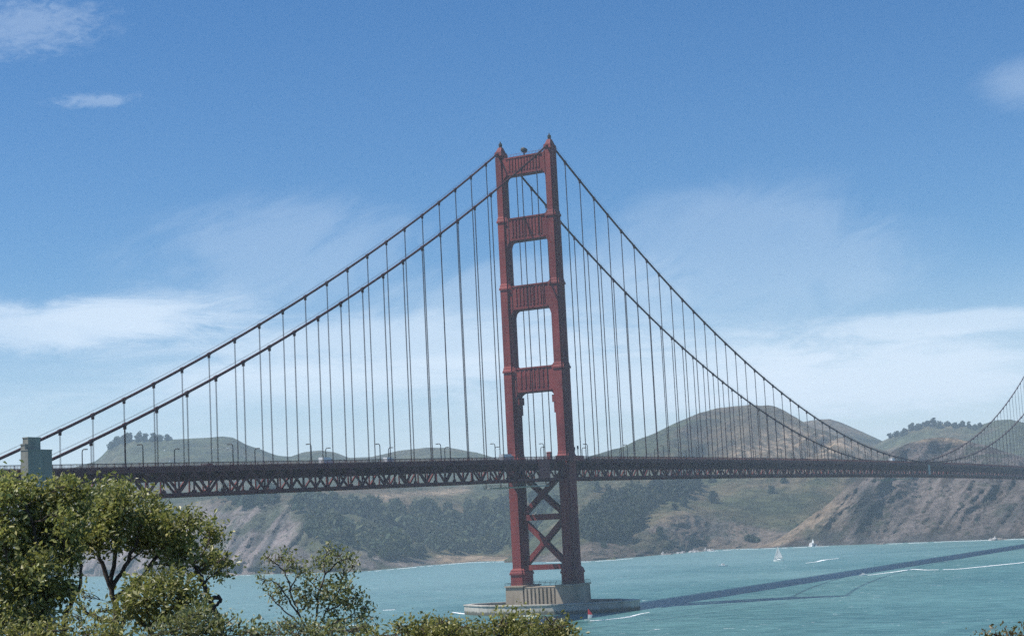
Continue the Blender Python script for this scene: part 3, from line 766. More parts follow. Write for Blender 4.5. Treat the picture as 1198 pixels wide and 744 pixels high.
# concrete pylon at the south end of the side span
py = tag(empty('concrete_pylon', (-346, -15, 20)), 'stepped grey green concrete pylon beside the deck behind the leafy trees', 'pylon')
def blk(name, x0, x1, y0, y1, z1, tx=.25, ty=.2):
    mb = MB().box(x0+346, x1+346, y0+15, y1+15, -25, z1-20, tx, ty); mb.box(x0+346+tx-.12, x1+346-tx+.12, y0+15+ty-.12, y1+15-ty+.12, z1-20-.02, z1-20+.3)
    return mb.build(name, M_CONC2, py)
blk('core_block', -350.3, -344.0, -17.3, -14.6, 73.2, .7, .3)
blk('front_buttress', -352.1, -345.5, -19.2, -15.6, 69.5, .6, .4)
blk('rear_shoulder', -351.4, -347.0, -17.0, -14.9, 71.2, .7, .25)
blk('side_shoulder', -345.8, -341.0, -18.5, -14.8, 69.6, .35, .3)

# ------------------------------------------------------------------ things on the deck
def street_lamp(x, sg):
    z = deck_z(x)-1.5; y = sg*12.9; H = 7.6
    r = empty('street_lamp', (x, y, z)); d = -sg
    p = MB().tube([(0, 0, 0), (0, 0, .9), (0, 0, 1.0), (0, 0, H-.9)], [.28, .28, .20, .17], 6)
    p.tube([(0, 0, H-.9), (0, d*.15, H-.35), (0, d*.6, H), (0, d*1.5, H+.05)], .17, 6)
    p.build('pole', M_DARK, r)
    MB().box(-.28, .28, min(d*1.2, d*2.3), max(d*1.2, d*2.3), H-.22, H+.12, .08, .1).build('lamp_head', M_DARK, r)
    return r
ORD = ['first', 'second', 'third', 'fourth', 'fifth', 'sixth', 'seventh', 'eighth', 'ninth', 'tenth', 'eleventh', 'twelfth', 'thirteenth', 'fourteenth']
LST = [-295.7+45.72*k for k in range(0, 34)]
proto = {}
for sg in (-1, 1):
    left = [x for x in LST if x < -5][::-1]; right = [x for x in LST if x >= -5]
    for side, arr in (('left', left), ('right', right)):
        for i, x in enumerate(arr):
            if sg not in proto: o_ = proto[sg] = street_lamp(x, sg)
            else:
                o_ = copy_tree(proto[sg]); o_.location = (x, sg*12.9, deck_z(x)-1.5)
            nf = 'near' if sg < 0 else 'far'
            if x < 560: tag(o_, f'dark curved arm street lamp at the {nf} deck rail, {ORD[i]} one {side} of the tower', 'street lamp', 'street lamps along the bridge deck')
            else: tag(o_, 'tiny distant street lamp on the deck beyond the lowest point of the cables', 'street lamp', 'distant lamps on the far half of the deck')

def vehicle(name, x, y, L, Wd, H, paint_m, label, cat, box=False, z=None, rz=0.0):
    r = tag(empty(name, (x, y, (deck_z(x)-1.49) if z is None else z), rz), label, cat)
    b = MB()
    if box:
        b.box(-L/2, L*.24, -Wd/2, Wd/2, .55, H); b.prism([(L*.245, .5), (L/2, .5), (L/2, 1.35), (L*.42, H*.82), (L*.245, H*.82)], -Wd/2+.05, Wd/2-.05, 'y')
    else:
        b.prism([(-L/2, .35), (L/2, .35), (L/2, .8), (L*.28, .95), (L*.12, H), (-L*.32, H), (-L*.47, .98), (-L/2, .9)], -Wd/2, Wd/2, 'y')
    b.build('body', paint_m, r)
    g_ = MB()
    if box: g_.prism([(L*.30, 1.5), (L*.44, 1.45), (L*.405, H*.76), (L*.30, H*.76)], -Wd/2+.03, Wd/2-.03, 'y')
    else: g_.prism([(-L*.40, 1.0), (L*.22, 1.0), (L*.11, H-.08), (-L*.31, H-.08)], -Wd/2-.012, Wd/2+.012, 'y')
    g_.build('window', M_GLASS, r)
    for wx in (-L*.31, L*.31):
        for wy in (-Wd/2+.1, Wd/2-.1):
            MB().tube([(wx, wy-.12, .34), (wx, wy+.12, .34)], .34, 10).build('wheel', M_TYRE, r)
    return r
vehicle('box_truck', -186, -6.5, 6.5, 2.3, 2.9, M_CARS[0], 'white box truck on the bridge deck left of the tower', 'truck', True)
vehicle('delivery_van', -146, -8.5, 5.0, 2.0, 2.4, M_CARS[0], 'small white van on the deck halfway between pylon and tower', 'van', True)
vehicle('motor_coach', -40, -3.5, 10.0, 2.5, 3.3, M_CARS[1], 'silver coach on the deck just left of the tower', 'coach', True)
vehicle('box_truck', 560, -8.0, 9.5, 2.5, 3.9, M_CARS[0], 'white box truck on the deck just short of the lowest cable point', 'truck', True)
vehicle('car', -255, -6.2, 4.6, 1.85, 1.5, M_CARS[3], 'dark car on the bridge deck near the concrete pylon', 'car')
def cabinet(x, y, label):
    z = deck_z(x)-1.5; r = tag(empty('toll_booth', (x, y, z)), label, 'booth')
    MB().box(-1.0, 1.0, -1.0, 1.0, 0, 3.4).build('booth_wall', M_DARKRED, r); MB().box(-1.15, 1.15, -1.15, 1.15, 3.4, 3.75, .4, .4).build('roof', M_RED, r)
cabinet(-15.5, -12.6, 'small red booth on the deck between the two tower legs')
for x, h_, lb in ((9.5, 6.0, 'short dark signal post on the deck beside the near tower leg'), (13.2, 6.6, 'thick dark signal post on the deck, outer one beside the near leg')):
    z = deck_z(x)-1.5; r = tag(empty('signal_post', (x, -13.2, z)), lb, 'post')
    MB().tube([(0, 0, 0), (0, 0, h_)], .2, 6).build('post', M_DARK, r); MB().box(-.35, .35, -.3, .3, h_-1.6, h_-.1).build('signal_box', M_DARK, r)

# ------------------------------------------------------------------ boats, wakes, surf
sb_p = on_z(911, 656)
sb = tag(empty('sailboat', sb_p, math.atan2(_r[1], _r[0])), 'white sloop under full sail heeling on the strait off the headland', 'sailboat')
h = MB(); n = 9; sec = []
for i in range(n):
    u_ = i/(n-1); xx = -5.5+11*u_; wd = 1.7*math.sin(math.pi*min(1, .25+u_*.75))**.7 if u_ < 1 else .05
    sec.append([(xx, -wd, 1.1+.3*u_), (xx, -wd*.6, -.3), (xx, 0, -.6), (xx, wd*.6, -.3), (xx, wd, 1.1+.3*u_)])
vs = [p for s_ in sec for p in s_]; fs = [(i*5+k, i*5+k+1, (i+1)*5+k+1, (i+1)*5+k) for i in range(n-1) for k in range(4)]+[(i*5, (i+1)*5, (i+1)*5+4, i*5+4) for i in range(n-1)]+[(0, 1, 2, 3, 4)]
h.add(vs, fs); h.build('hull', M_WHITE, sb)
MB().box(-2.5, 1.5, -.9, .9, 1.15, 1.8, .3, .2).build('cabin', M_WHITE, sb)
MB().tube([(.8, 0, 1), (.8, 0, 14.2)], [.12, .08], 6).build('mast', M_GREY, sb)
def sail(name, pts, belly):
    A_, B_, C_ = [np.array(p, float) for p in pts]; vs = []; fs = []; N = 8
    ids = {}
    for i in range(N+1):
        for j in range(N+1-i):
            a_, b_ = i/N, j/N; c_ = 1-a_-b_; p = A_*a_+B_*b_+C_*c_; p = p+np.array((0, belly*27*a_*b_*c_, 0)); ids[i, j] = len(vs); vs.append(p)
    for i in range(N):
        for j in range(N-i):
            fs.append((ids[i, j], ids[i+1, j], ids[i, j+1]))
            if j < N-i-1: fs.append((ids[i+1, j], ids[i+1, j+1], ids[i, j+1]))
    o_ = mesh_obj(name, vs, fs, M_SAIL, sb, True); md = o_.modifiers.new('thick', 'SOLIDIFY'); md.thickness = .05
sail('mainsail', ((.6, 0, 13.8), (.6, 0, 2.4), (-4.6, -.9, 2.3)), -.35)
sail('jib', ((.95, 0, 13.0), (5.2, 0, 1.7), (1.1, -.9, 1.9)), -.35)
sb.rotation_euler = (rad(6), 0, math.atan2(_r[1], _r[0])+rad(150)); sb.scale = (.85, .85, .9)
mt_ = M_SAIL.node_tree; T_ = NT(mt_); tr_ = T_.n('ShaderNodeBsdfTranslucent'); tr_.inputs[0].default_value = (.85, .85, .83, 1); mx_ = T_.n('ShaderNodeMixShader'); mx_.inputs[0].default_value = .45
pb_ = [q for q in mt_.nodes if q.type == 'BSDF_PRINCIPLED'][0]; ou_ = [q for q in mt_.nodes if q.type == 'OUTPUT_MATERIAL'][0]
T_.put(mx_.inputs[1], pb_.outputs[0]); T_.put(mx_.inputs[2], tr_.outputs[0]); T_.put(ou_.inputs[0], mx_.outputs[0])

# windsurfer close to the pier
wp = on_z(688, 725)
ws = tag(empty('sailboard', wp, math.atan2(_r[1], _r[0])+rad(170)), 'sailboard with a red and white sail speeding past the tower fender', 'sailboard')
MB().prism([(-1.5, -.28), (-1.2, -.34), (.6, -.33), (1.3, -.18), (1.55, 0), (1.3, .18), (.6, .33), (-1.2, .34), (-1.5, .28)], .05, .2).build('board', M_WHITE, ws)
MB().tube([(.2, 0, .2), (-.25, 0, 4.6)], .035, 5).build('mast', M_DARK, ws)
for nm, z0, z1, w0, w1, mt in (('white_panel', .7, 2.3, 1.7, 2.0, M_SAIL), ('red_panel', 2.3, 4.6, 2.0, .25, M_REDCLOTH)):
    a0 = .2-.45*(z0-.2)/4.4; a1 = .2-.45*(z1-.2)/4.4
    MB().add([(a0, 0, z0), (a0-w0/2, .16, z0), (a0-w0, .1, z0), (a1-w1, .1, z1), (a1-w1/2, .16, z1), (a1, 0, z1)], [(0, 1, 4, 5), (1, 2, 3, 4)]).add(
        [(a0, -.03, z0), (a0-w0/2, .13, z0), (a0-w0, .07, z0), (a1-w1, .07, z1), (a1-w1/2, .13, z1), (a1, -.03, z1)], [(5, 4, 1, 0), (4, 3, 2, 1)]).build(nm, mt, ws)
# the rider: one skinned body leaning back from the boom
def person(name, loc, rz, joints, edges, radii, mat, label):
    me = bpy.data.meshes.new(name); me.from_pydata(joints, edges, [])
    o_ = bpy.data.objects.new(name, me); COL.objects.link(o_); o_.location = loc; o_.rotation_euler = (0, 0, rz)
    md = o_.modifiers.new('skin', 'SKIN'); sv = me.skin_vertices[0].data if me.skin_vertices else None
    if sv is None:
        bm = bmesh.new(); bm.from_mesh(me); bm.verts.layers.skin.verify(); bm.to_mesh(me); bm.free(); sv = me.skin_vertices[0].data
    for i, rr in enumerate(radii): sv[i].radius = (rr, rr); sv[i].use_root = (i == 0)
    o_.modifiers.new('sub', 'SUBSURF').levels = 1
    me.materials.append(mat); tag(o_, label, 'person'); return o_
J = [(0, -.55, 1.0), (0, -.70, 1.25), (0, -.82, 1.45), (0, -.86, 1.55), (0, -.90, 1.72), (.17, -.78, 1.42), (.2, -.5, 1.38), (.2, -.18, 1.45), (-.17, -.78, 1.42), (-.22, -.5, 1.38), (-.25, -.18, 1.45),
     (.1, -.52, .95), (.2, -.30, .58), (.25, -.12, .24), (.27, 0, .22), (-.1, -.52, .95), (-.25, -.30, .58), (-.3, -.12, .24), (-.28, 0, .22)]
ED = [(0, 1), (1, 2), (2, 3), (3, 4), (2, 5), (5, 6), (6, 7), (2, 8), (8, 9), (9, 10), (0, 11), (11, 12), (12, 13), (13, 14), (0, 15), (15, 16), (16, 17), (17, 18)]
RD = [.15, .15, .17, .06, .11, .07, .05, .04, .07, .05, .04, .1, .075, .05, .05, .1, .075, .05, .05]
pe = person('person', tuple(wp), math.atan2(_r[1], _r[0])+rad(170), J, ED, RD, M_WETSUIT, 'person in a dark wetsuit leaning back to hold the red and white sail')

def motorboat(px, py, L, label, rz):
    r = tag(empty('motorboat', on_z(px, py), rz), label, 'boat')
    k = L/7.0
    MB().prism([(-3.5*k, -1.2*k), (1.2*k, -1.25*k), (2.6*k, -.7*k), (3.5*k, 0), (2.6*k, .7*k), (1.2*k, 1.25*k), (-3.5*k, 1.2*k)], 1.1*k, -.3*k, 'z', .8).build('hull', M_WHITE, r)
    MB().box(-1.2*k, 1.2*k, -.85*k, .85*k, 1.1*k, 2.3*k, .4*k, .12*k).build('cabin', M_WHITE, r)
    MB().box(-.9*k, 1.25*k, -.8*k, .8*k, 1.55*k, 1.95*k, .2*k, .0).build('window', M_GLASS, r)
    return r
motorboat(1010, 673.5, 5.5, 'small white motorboat drawing the long wake at the right', math.atan2(_r[1], _r[0])+math.pi)
motorboat(420, 669.5, 9.0, 'tiny white boat close under the wooded shore at left', math.atan2(_r[1], _r[0]))
motorboat(846, 662.5, 8.0, 'white launch on open water right of the tower', math.atan2(_r[1], _r[0]))

def foam_strip(name, path, width, thick=.12, gaps=.3, seed=0, label=None, n=90):
    """foam on the water along a pixel path: ragged sheet of real width, with holes"""
    P = np.array([on_z(x, y) for x, y in path]); s_ = np.r_[0, np.cumsum(np.linalg.norm(np.diff(P, axis=0), axis=1))]
    q = np.linspace(0, s_[-1], n); C_ = np.stack([np.interp(q, s_, P[:, i]) for i in range(3)], 1)
    tg = np.gradient(C_, axis=0); tg /= np.linalg.norm(tg, axis=1)[:, None]; nn = np.stack([-tg[:, 1], tg[:, 0], tg[:, 2]*0], 1)
    wv = np.interp(q/s_[-1], np.linspace(0, 1, len(width)), width)
    rag = fbm(np.stack([q/7+seed*5, q*0, q*0+seed], 1), 4); keep = fbm(np.stack([q/14+seed*3, q*0+5, q*0+seed], 1), 3)
    mb = MB()
    for i in range(n-1):
        if keep[i] < -1+gaps*2-.4 + 0: continue
        if keep[i] < gaps-.5: continue
        a, b_ = C_[i], C_[i+1]; wa, wb = wv[i]*(.55+.8*abs(rag[i])), wv[i+1]*(.55+.8*abs(rag[i+1]))
        oa = nn[i]*rag[i]*wv[i]*.5; ob = nn[i+1]*rag[i+1]*wv[i+1]*.5
        z = np.array((0, 0, thick))
        mb.add([a+oa-nn[i]*wa, a+oa+z, a+oa+nn[i]*wa, b_+ob-nn[i+1]*wb, b_+ob+z, b_+ob+nn[i+1]*wb], [(0, 1, 4, 3), (1, 2, 5, 4)])
    o_ = mesh_obj(name, np.array(mb.v)+np.array((0, 0, .03)), mb.f, M_FOAM, None, True); o_['kind'] = 'stuff'
    return o_
foam_strip('boat_wake', [(690, 726), (710, 724.5), (735, 721.5), (748, 718), (760, 716)], [.5, 1.2, 1.5, 1.0, .3], gaps=.1, seed=1)
foam_strip('boat_wake', [(1012, 673), (1040, 669.5), (1068, 665.5), (1085, 666.5), (1120, 665.5), (1160, 661.5), (1200, 657.5), (1240, 654)], [.4, 1.6, 2.4, 2.0, 2.6, 3.0, 3.2, 3.0], gaps=.22, seed=2)
foam_strip('whitecap', [(942, 658.5), (955, 657), (965, 654.5), (981, 653)], [.4, 2.2, 3.0, .8], gaps=.1, seed=3, n=40)
foam_strip('surf', [(640, 657.5), (690, 656.8), (715, 655.2), (740, 653)], [3, 4, 4, 2], gaps=.3, seed=4)
foam_strip('surf', [(820, 645.5), (860, 642.6), (910, 641), (950, 639.5), (970, 638.8)], [2, 3, 4, 6, 3], gaps=.38, seed=5)
foam_strip('surf', [(1040, 636), (1080, 634.6), (1115, 633.0), (1150, 632.0), (1200, 630.4), (1260, 628)], [3, 5, 6, 7, 8, 5], gaps=.2, seed=6, n=140)
foam_strip('surf', [(430, 668.5), (500, 662), (545, 658), (600, 656.6)], [2, 4, 5, 4], gaps=.35, seed=7)
foam_strip('surf', [(250, 674), (330, 671.5), (420, 669.2)], [2, 2, 2], gaps=.5, seed=8)
foam_strip('surf', [(530, 716), (551, 718.5), (600, 720), (630, 720.5)], [1.5, 2.0, 1.5, .8], gaps=.2, seed=9)
foam_strip('whitecap', [(448, 713.5), (462, 713)], [.4, .5], gaps=.0, seed=10, n=14)
foam_strip('whitecap', [(392, 731.5), (420, 731), (440, 732)], [.4, .6, .3], gaps=.1, seed=11, n=24)

# rocks at the foot of the slopes
M_ROCKM = paint('wet_rock', (.09, .085, .08), (.22, .20, .18), .9, .2, bump=.5, spec=.2)
M_GUANO = paint('guano_white_rock', (.08, .078, .076), (.50, .49, .48), .9, .25, bump=.5, spec=.2)
M_WHITEROCK = paint('bright_guano_rock', (.35, .34, .33), (.80, .80, .79), .9, .25, bump=.5, spec=.2)
def rock(px, py, rx, rz_, mat, label, seed):
    p = on_z(px, py); g_ = np.random.default_rng(seed*31); bm = bmesh.new(); bmesh.ops.create_icosphere(bm, subdivisions=2, radius=1)
    V0 = np.array([v.co[:] for v in bm.verts]); F0 = [[v.index for v in f.verts] for f in bm.faces]; bm.free(); mb = MB()
    for k in range(7):                                               # a jagged heap of broken slabs
        q = .75+.6*ridged(V0*1.5+seed*3.3+k*7, 3)+.3*g_.normal(size=len(V0))*.4
        a = g_.uniform(0, 6.3); c = np.array((math.cos(a), math.sin(a), 0))*rx*g_.uniform(.0, .7); h_ = rz_*(1.0 if k == 0 else g_.uniform(.3, .8))*.5; w_ = rx*g_.uniform(.25, .45)
        P = V0*q[:, None]; P = P*np.array((w_, w_*.8, h_)); P[:, 0] += P[:, 2]*.25; P[:, :2] *= (1-.35*np.clip(P[:, 2:]/max(h_, .1), 0, 1)); mb.add(P+c, F0)
    me = bpy.data.meshes.new('rock'); me.from_pydata(mb.v, [], mb.f); me.materials.append(mat)
    o_ = bpy.data.objects.new('rock', me); COL.objects.link(o_); o_.location = p; tag(o_, label, 'rock', 'rocks along the far shore'); return o_
for i, (a, b_, rx, rz_, mt, lb) in enumerate([
        (951, 639, 5.5, 14, M_WHITEROCK, 'tall bright white sea rock at the foot of the tan spur'), (960, 638.6, 5, 4, M_ROCKM, 'dark low rock just right of the bright white sea rock'),
        (776, 649, 6, 8, M_GUANO, 'white capped rock at the left end of the rocky point'), (783, 648.4, 8, 5, M_ROCKM, 'dark boulder right of the white capped rock'),
        (797, 647, 9, 5, M_GUANO, 'long whitish boulder on the waterline of the rocky point'), (812, 645.8, 9, 6, M_GUANO, 'pale jagged boulder in the middle of the rocky point'),
        (829, 644.2, 9, 7, M_GUANO, 'pale boulder at the right end of the rocky point'), (820, 645, 6, 3, M_ROCKM, 'small dark boulder between two pale ones on the point'),
        (1160, 632, 8, 7, M_GUANO, 'whitish rock in the surf below the right cliff'), (1172, 631.4, 7, 5, M_ROCKM, 'dark rock in the surf at the far right'),
        (1030, 636.6, 7, 5, M_ROCKM, 'dark rock at the mouth of the cliff gully'), (275, 673.5, 5, 4, M_GUANO, 'small white rock at the foot of the pale left cliff')]):
    rock(a, b_, rx, rz_, mt, lb, i+1)

# ------------------------------------------------------------------ far trees
def ico(sub):
    bm = bmesh.new(); bmesh.ops.create_icosphere(bm, subdivisions=sub, radius=1)
    V = np.array([v.co[:] for v in bm.verts]); F = np.array([[v.index for v in f.verts] for f in bm.faces]); bm.free(); return V, F
ICO2, ICO2F = ico(2); ICO3, ICO3F = ico(3)
def crown_np(c, rx, rz_, seed, V0=None, F0=None):
    V = ICO2 if V0 is None else V0
    q = 1+.42*fbm(V*1.3+seed*2.7, 2)+.30*fbm(V*3.6+seed, 2)
    return c+V*q[:, None]*np.array([rx, rx, rz_])
def locate(T, px, py):
    """point of a terrain sheet seen at a photo pixel"""
    ts = np.linspace(0, 1, 240); u = np.full(240, float(px)); P = T.pos(u, ts)
    d = P-CAM; y = 372-FPX*(d @ CU)/(d @ CF); x = 599+FPX*(d @ CR)/(d @ CF)
    i = int(np.argmin(np.abs(y-py))); return P[i]
def in_poly(x, y, poly):
    c = False; n = len(poly); j = n-1
    for i in range(n):
        if (poly[i][1] > y) != (poly[j][1] > y) and x < (poly[j][0]-poly[i][0])*(y-poly[i][1])/(poly[j][1]-poly[i][1])+poly[i][0]: c = not c
        j = i
    return c
def forest(name, T, polys, count, r0, r1, thr=-.42, dark=1.0, tall=1.0):
    Vs = []; Cs = []; rr = random.Random(len(polys)*7+count); g_ = np.random.default_rng(count)
    tot = 0; bb = [(min(p[0] for p in q), max(p[0] for p in q), min(p[1] for p in q), max(p[1] for p in q)) for q in polys]
    ar = [(b[1]-b[0])*(b[3]-b[2]) for b in bb]
    while tot < count:
        i = rr.choices(range(len(polys)), ar)[0]; b = bb[i]; x = rr.uniform(b[0], b[1]); y = rr.uniform(b[2], b[3])
        if not in_poly(x, y, polys[i]): continue
        if gnoise(np.array([x/22, y/14, 3.3])) < thr: continue
        p = locate(T, x, y); rx = rr.uniform(r0, r1)*rr.choice((.7, 1, 1, 1.25)); rz_ = rx*rr.uniform(.75, 1.55)*tall
        n = int(70*min(1.6, max(.35, (rx/8)**1.4))); d = g_.normal(size=(n, 3)); d[:, 2] = np.abs(d[:, 2])*1.1-.35; d /= np.linalg.norm(d, axis=1)[:, None]
        lump = 1+.5*fbm(d*1.8+rr.uniform(0, 90), 3); cone = 1-.45*np.clip(d[:, 2:], 0, 1)*rr.random()
        c = p+np.array((0, 0, rz_*.5))+d*np.array((rx, rx, rz_))*(lump*g_.uniform(.55, 1.0, n))[:, None]*np.concatenate([cone, cone, cone*0+1], 1)
        a = g_.normal(size=(n, 3)); a /= np.linalg.norm(a, axis=1)[:, None]; b_ = np.cross(a, d+g_.normal(size=(n, 3))*.5); b_ /= np.linalg.norm(b_, axis=1)[:, None]+1e-9
        sz = (rx*.26)*g_.uniform(.6, 1.4, n)[:, None]; V = np.stack([c-a*sz, c+b_*sz*.8, c+a*sz, c-b_*sz*.8], 1).reshape(-1, 3)
        tone = rr.uniform(.55, 1.4)*dark; tc = (np.array((.030, .046, .026)) if rr.random() < .7 else np.array((.052, .062, .030)))*tone
        Vs.append(V); Cs.append(np.repeat(tc*g_.uniform(.75, 1.3, n)[:, None], 4, 0)); tot += 1
    V = np.concatenate(Vs); i = np.arange(0, len(V), 4); F = np.stack([i, i+1, i+2, i+3], 1)
    o_ = mesh_obj(name, V, F.tolist(), M_FARLEAF, None, False, np.concatenate(Cs)); o_['kind'] = 'stuff'; return o_
forest('forest', TL, [[(262, 582), (300, 576), (345, 578), (372, 585), (430, 584), (455, 592), (480, 588), (520, 598), (600, 600), (640, 600), (640, 646), (560, 648), (500, 652), (440, 655), (400, 648), (372, 632), (352, 606), (330, 590), (285, 596), (264, 596)],
                      [(480, 600), (600, 585), (650, 590), (650, 640), (500, 646)]], 640, 5, 12, -.25)
forest('forest', TC, [[(683, 612), (690, 602), (702, 595), (722, 582), (744, 575), (762, 578), (766, 592), (752, 604), (745, 620), (732, 634), (700, 634), (683, 628)],
                      [(762, 580), (772, 570), (790, 562), (812, 558), (822, 566), (818, 578), (798, 582), (780, 592), (768, 590)]], 340, 5, 10, -.5, .5, 1.3)
forest('scrub', TC, [[(690, 640), (760, 622), (820, 600), (900, 600), (960, 590), (980, 596), (940, 630), (860, 640), (700, 652)]], 90, 1.0, 2.8, .1)
forest('scrub', TR, [[(980, 600), (1012, 565), (1030, 565), (1030, 630), (985, 634)], [(1040, 540), (1198, 575), (1198, 625), (1040, 630)], [(1080, 520), (1190, 535), (1190, 545), (1080, 540)]], 110, 1.0, 2.6, .1)
forest('scrub', TL, [[(200, 590), (330, 586), (350, 640), (330, 668), (220, 668)], [(200, 540), (560, 545), (560, 580), (200, 575)]], 110, 1.2, 3.0, .1)

def far_tree(P, H, rx, label, group, seed):
    r = tag(empty('hillside_tree', tuple(P-np.array((0, 0, 1.0)))), label, 'tree', group)
    MB().tube([(0, 0, 0), (.2, .1, H*.35), (.1, 0, H*.7)], [.05*H, .035*H, .02*H], 6).build('trunk', M_FARBARK, r)
    Vs = []; Cs = []; rr = random.Random(seed); g_ = np.random.default_rng(seed)
    for i in range(9):
        h_ = .18+.72*i/8; c0 = np.array((rr.uniform(-.5, .5)*rx*(1.1-h_*.7), rr.uniform(-.5, .5)*rx*(1.1-h_*.7), H*h_)); s_ = rx*rr.uniform(.36, .6)*(1.15-.5*h_)
        n = 46; d = g_.normal(size=(n, 3)); d /= np.linalg.norm(d, axis=1)[:, None]; c = c0+d*np.array((s_, s_, s_*.75))*g_.uniform(.5, 1.1, n)[:, None]
        a = g_.normal(size=(n, 3)); a /= np.linalg.norm(a, axis=1)[:, None]; b_ = np.cross(a, d+g_.normal(size=(n, 3))*.5); b_ /= np.linalg.norm(b_, axis=1)[:, None]+1e-9
        sz = (s_*.38)*g_.uniform(.6, 1.4, n)[:, None]; Vs.append(np.stack([c-a*sz, c+b_*sz*.8, c+a*sz, c-b_*sz*.8], 1).reshape(-1, 3))
        Cs.append(np.repeat(np.array((.020, .034, .022))*rr.uniform(.7, 1.3)*g_.uniform(.75, 1.3, n)[:, None], 4, 0))
    V = np.concatenate(Vs); i = np.arange(0, len(V), 4)
    mesh_obj('crown', V, np.stack([i, i+1, i+2, i+3], 1).tolist(), M_FARLEAF, r, False, np.concatenate(Cs))
    return r
FT = [(TC, 903, 577, 12, 8, 'round dark tree alone on the tawny patch below the deck'), (TC, 918, 564, 10, 7, 'dark tree half hidden under the deck above the lone round tree'),
      (TC, 834, 587, 17, 10, 'broad dark tree at the right end of the centre wood'), (TC, 834, 564, 10, 8, 'small dark tree touching the deck right of the centre wood'),
      (TC, 801, 592, 14, 8, 'dark tree on the rocky shoulder left of the broad dark tree'), (TC, 789, 596, 10, 6, 'small tree low on the rocky shoulder'),
      (TC, 752, 617, 12, 8, 'round tree on the bare bank right below the centre wood'), (TC, 773, 626, 11, 8, 'round bush like tree lowest on the slope near the rocky point'),
      (TC, 700, 575, 16, 7, 'tall tree standing above the centre wood beside the tower'), (TC, 707, 640, 8, 5, 'small tree above the surf right of the tower'),
      (TC, 878, 634, 9, 11, 'wide dark thicket tree above the shore left of the sailboat'), (TR, 1037, 566, 10, 8, 'dark tree under the deck at the top of the cliff')]
for i, (T, x, y, H, rx, lb) in enumerate(FT): far_tree(locate(T, x, y), H, rx, lb, 'trees standing alone on the slope', i+5)
for i, (x, h_, r_, lb) in enumerate([(131, 13, 9, 'lowest tree at the left end of the far left ridge'), (138, 16, 11, 'wide tree second from the left on the far left ridge'), (146, 15, 10, 'dark tree in the left clump on the far left ridge'),
        (152, 18, 9, 'rounded tree in the middle of the left ridge clump'), (163, 19, 8, 'tallest tree on the far left ridge'), (170, 15, 8, 'tree just right of the tallest ridge tree at left'),
        (179, 15, 9, 'dark tree right of the middle on the far left ridge'), (187, 12, 7, 'small tree near the right end of the left ridge trees'), (196, 13, 7, 'last tree at the right end of the left ridge trees')]):
    far_tree(locate(TL, x, lerp_cols(L_sky, np.array([x]))[0]+2.5), h_*1.15, r_*1.6, lb, 'trees on the far left ridge', 40+i)
for i, (x, h_, r_, lb) in enumerate([(1041, 16, 7, 'small outlying tree at the left end of the right ridge'), (1049, 15, 8, 'second tree from the left on the right ridge'), (1058, 15, 10, 'wide dark tree low on the left of the right ridge'), (1067, 15, 10, 'wide tree where the right ridge begins to level'),
        (1076, 14, 10, 'dark tree left of the tallest tree on the right ridge'), (1084, 13, 10, 'rounded tree beside the tallest tree on the right ridge'), (1092, 20, 8, 'tallest tree on the right ridge'), (1100, 13, 10, 'low tree just right of the tallest on the right ridge'),
        (1108, 12, 9, 'flat topped tree in the middle of the right ridge'), (1117, 13, 9, 'dark tree right of the middle on the right ridge'), (1126, 11, 8, 'low dark tree toward the right of the right ridge'), (1134, 13, 6, 'narrow tree third from the right on the right ridge'),
        (1141, 15, 7, 'taller tree second from the right on the right ridge'), (1147, 11, 7, 'last tree at the right end of the right ridge')]):
    far_tree(locate(TF, x, lerp_cols(F_sky, np.array([x]))[0]+1.2+(i*7 % 5)*.9), h_*(.8+.13*((i*5) % 4)), r_*1.35, lb, 'trees on the far right ridge', 70+i)
for i, (x, y, c_) in enumerate([(193, 527, 0), (199, 540, 1), (204, 539.5, 0), (248, 526, 0), (266, 525, 0), (256, 525.5, 1)]):
    p = locate(TL, x, y); LB = ['white car parked highest at the left on the far ridge road', 'silver car low on the far ridge just above the deck', 'white car low on the far ridge beside the silver one', 'white car left of three on the far ridge road', 'white car right of three on the far ridge road', 'silver car middle of three on the far ridge road']
    v = vehicle('parked_car', p[0], p[1], 4.6, 1.9, 1.6, M_CARS[c_], LB[i], 'car', z=p[2]+.3, rz=i*.4); v['group'] = 'cars parked on the far ridge'

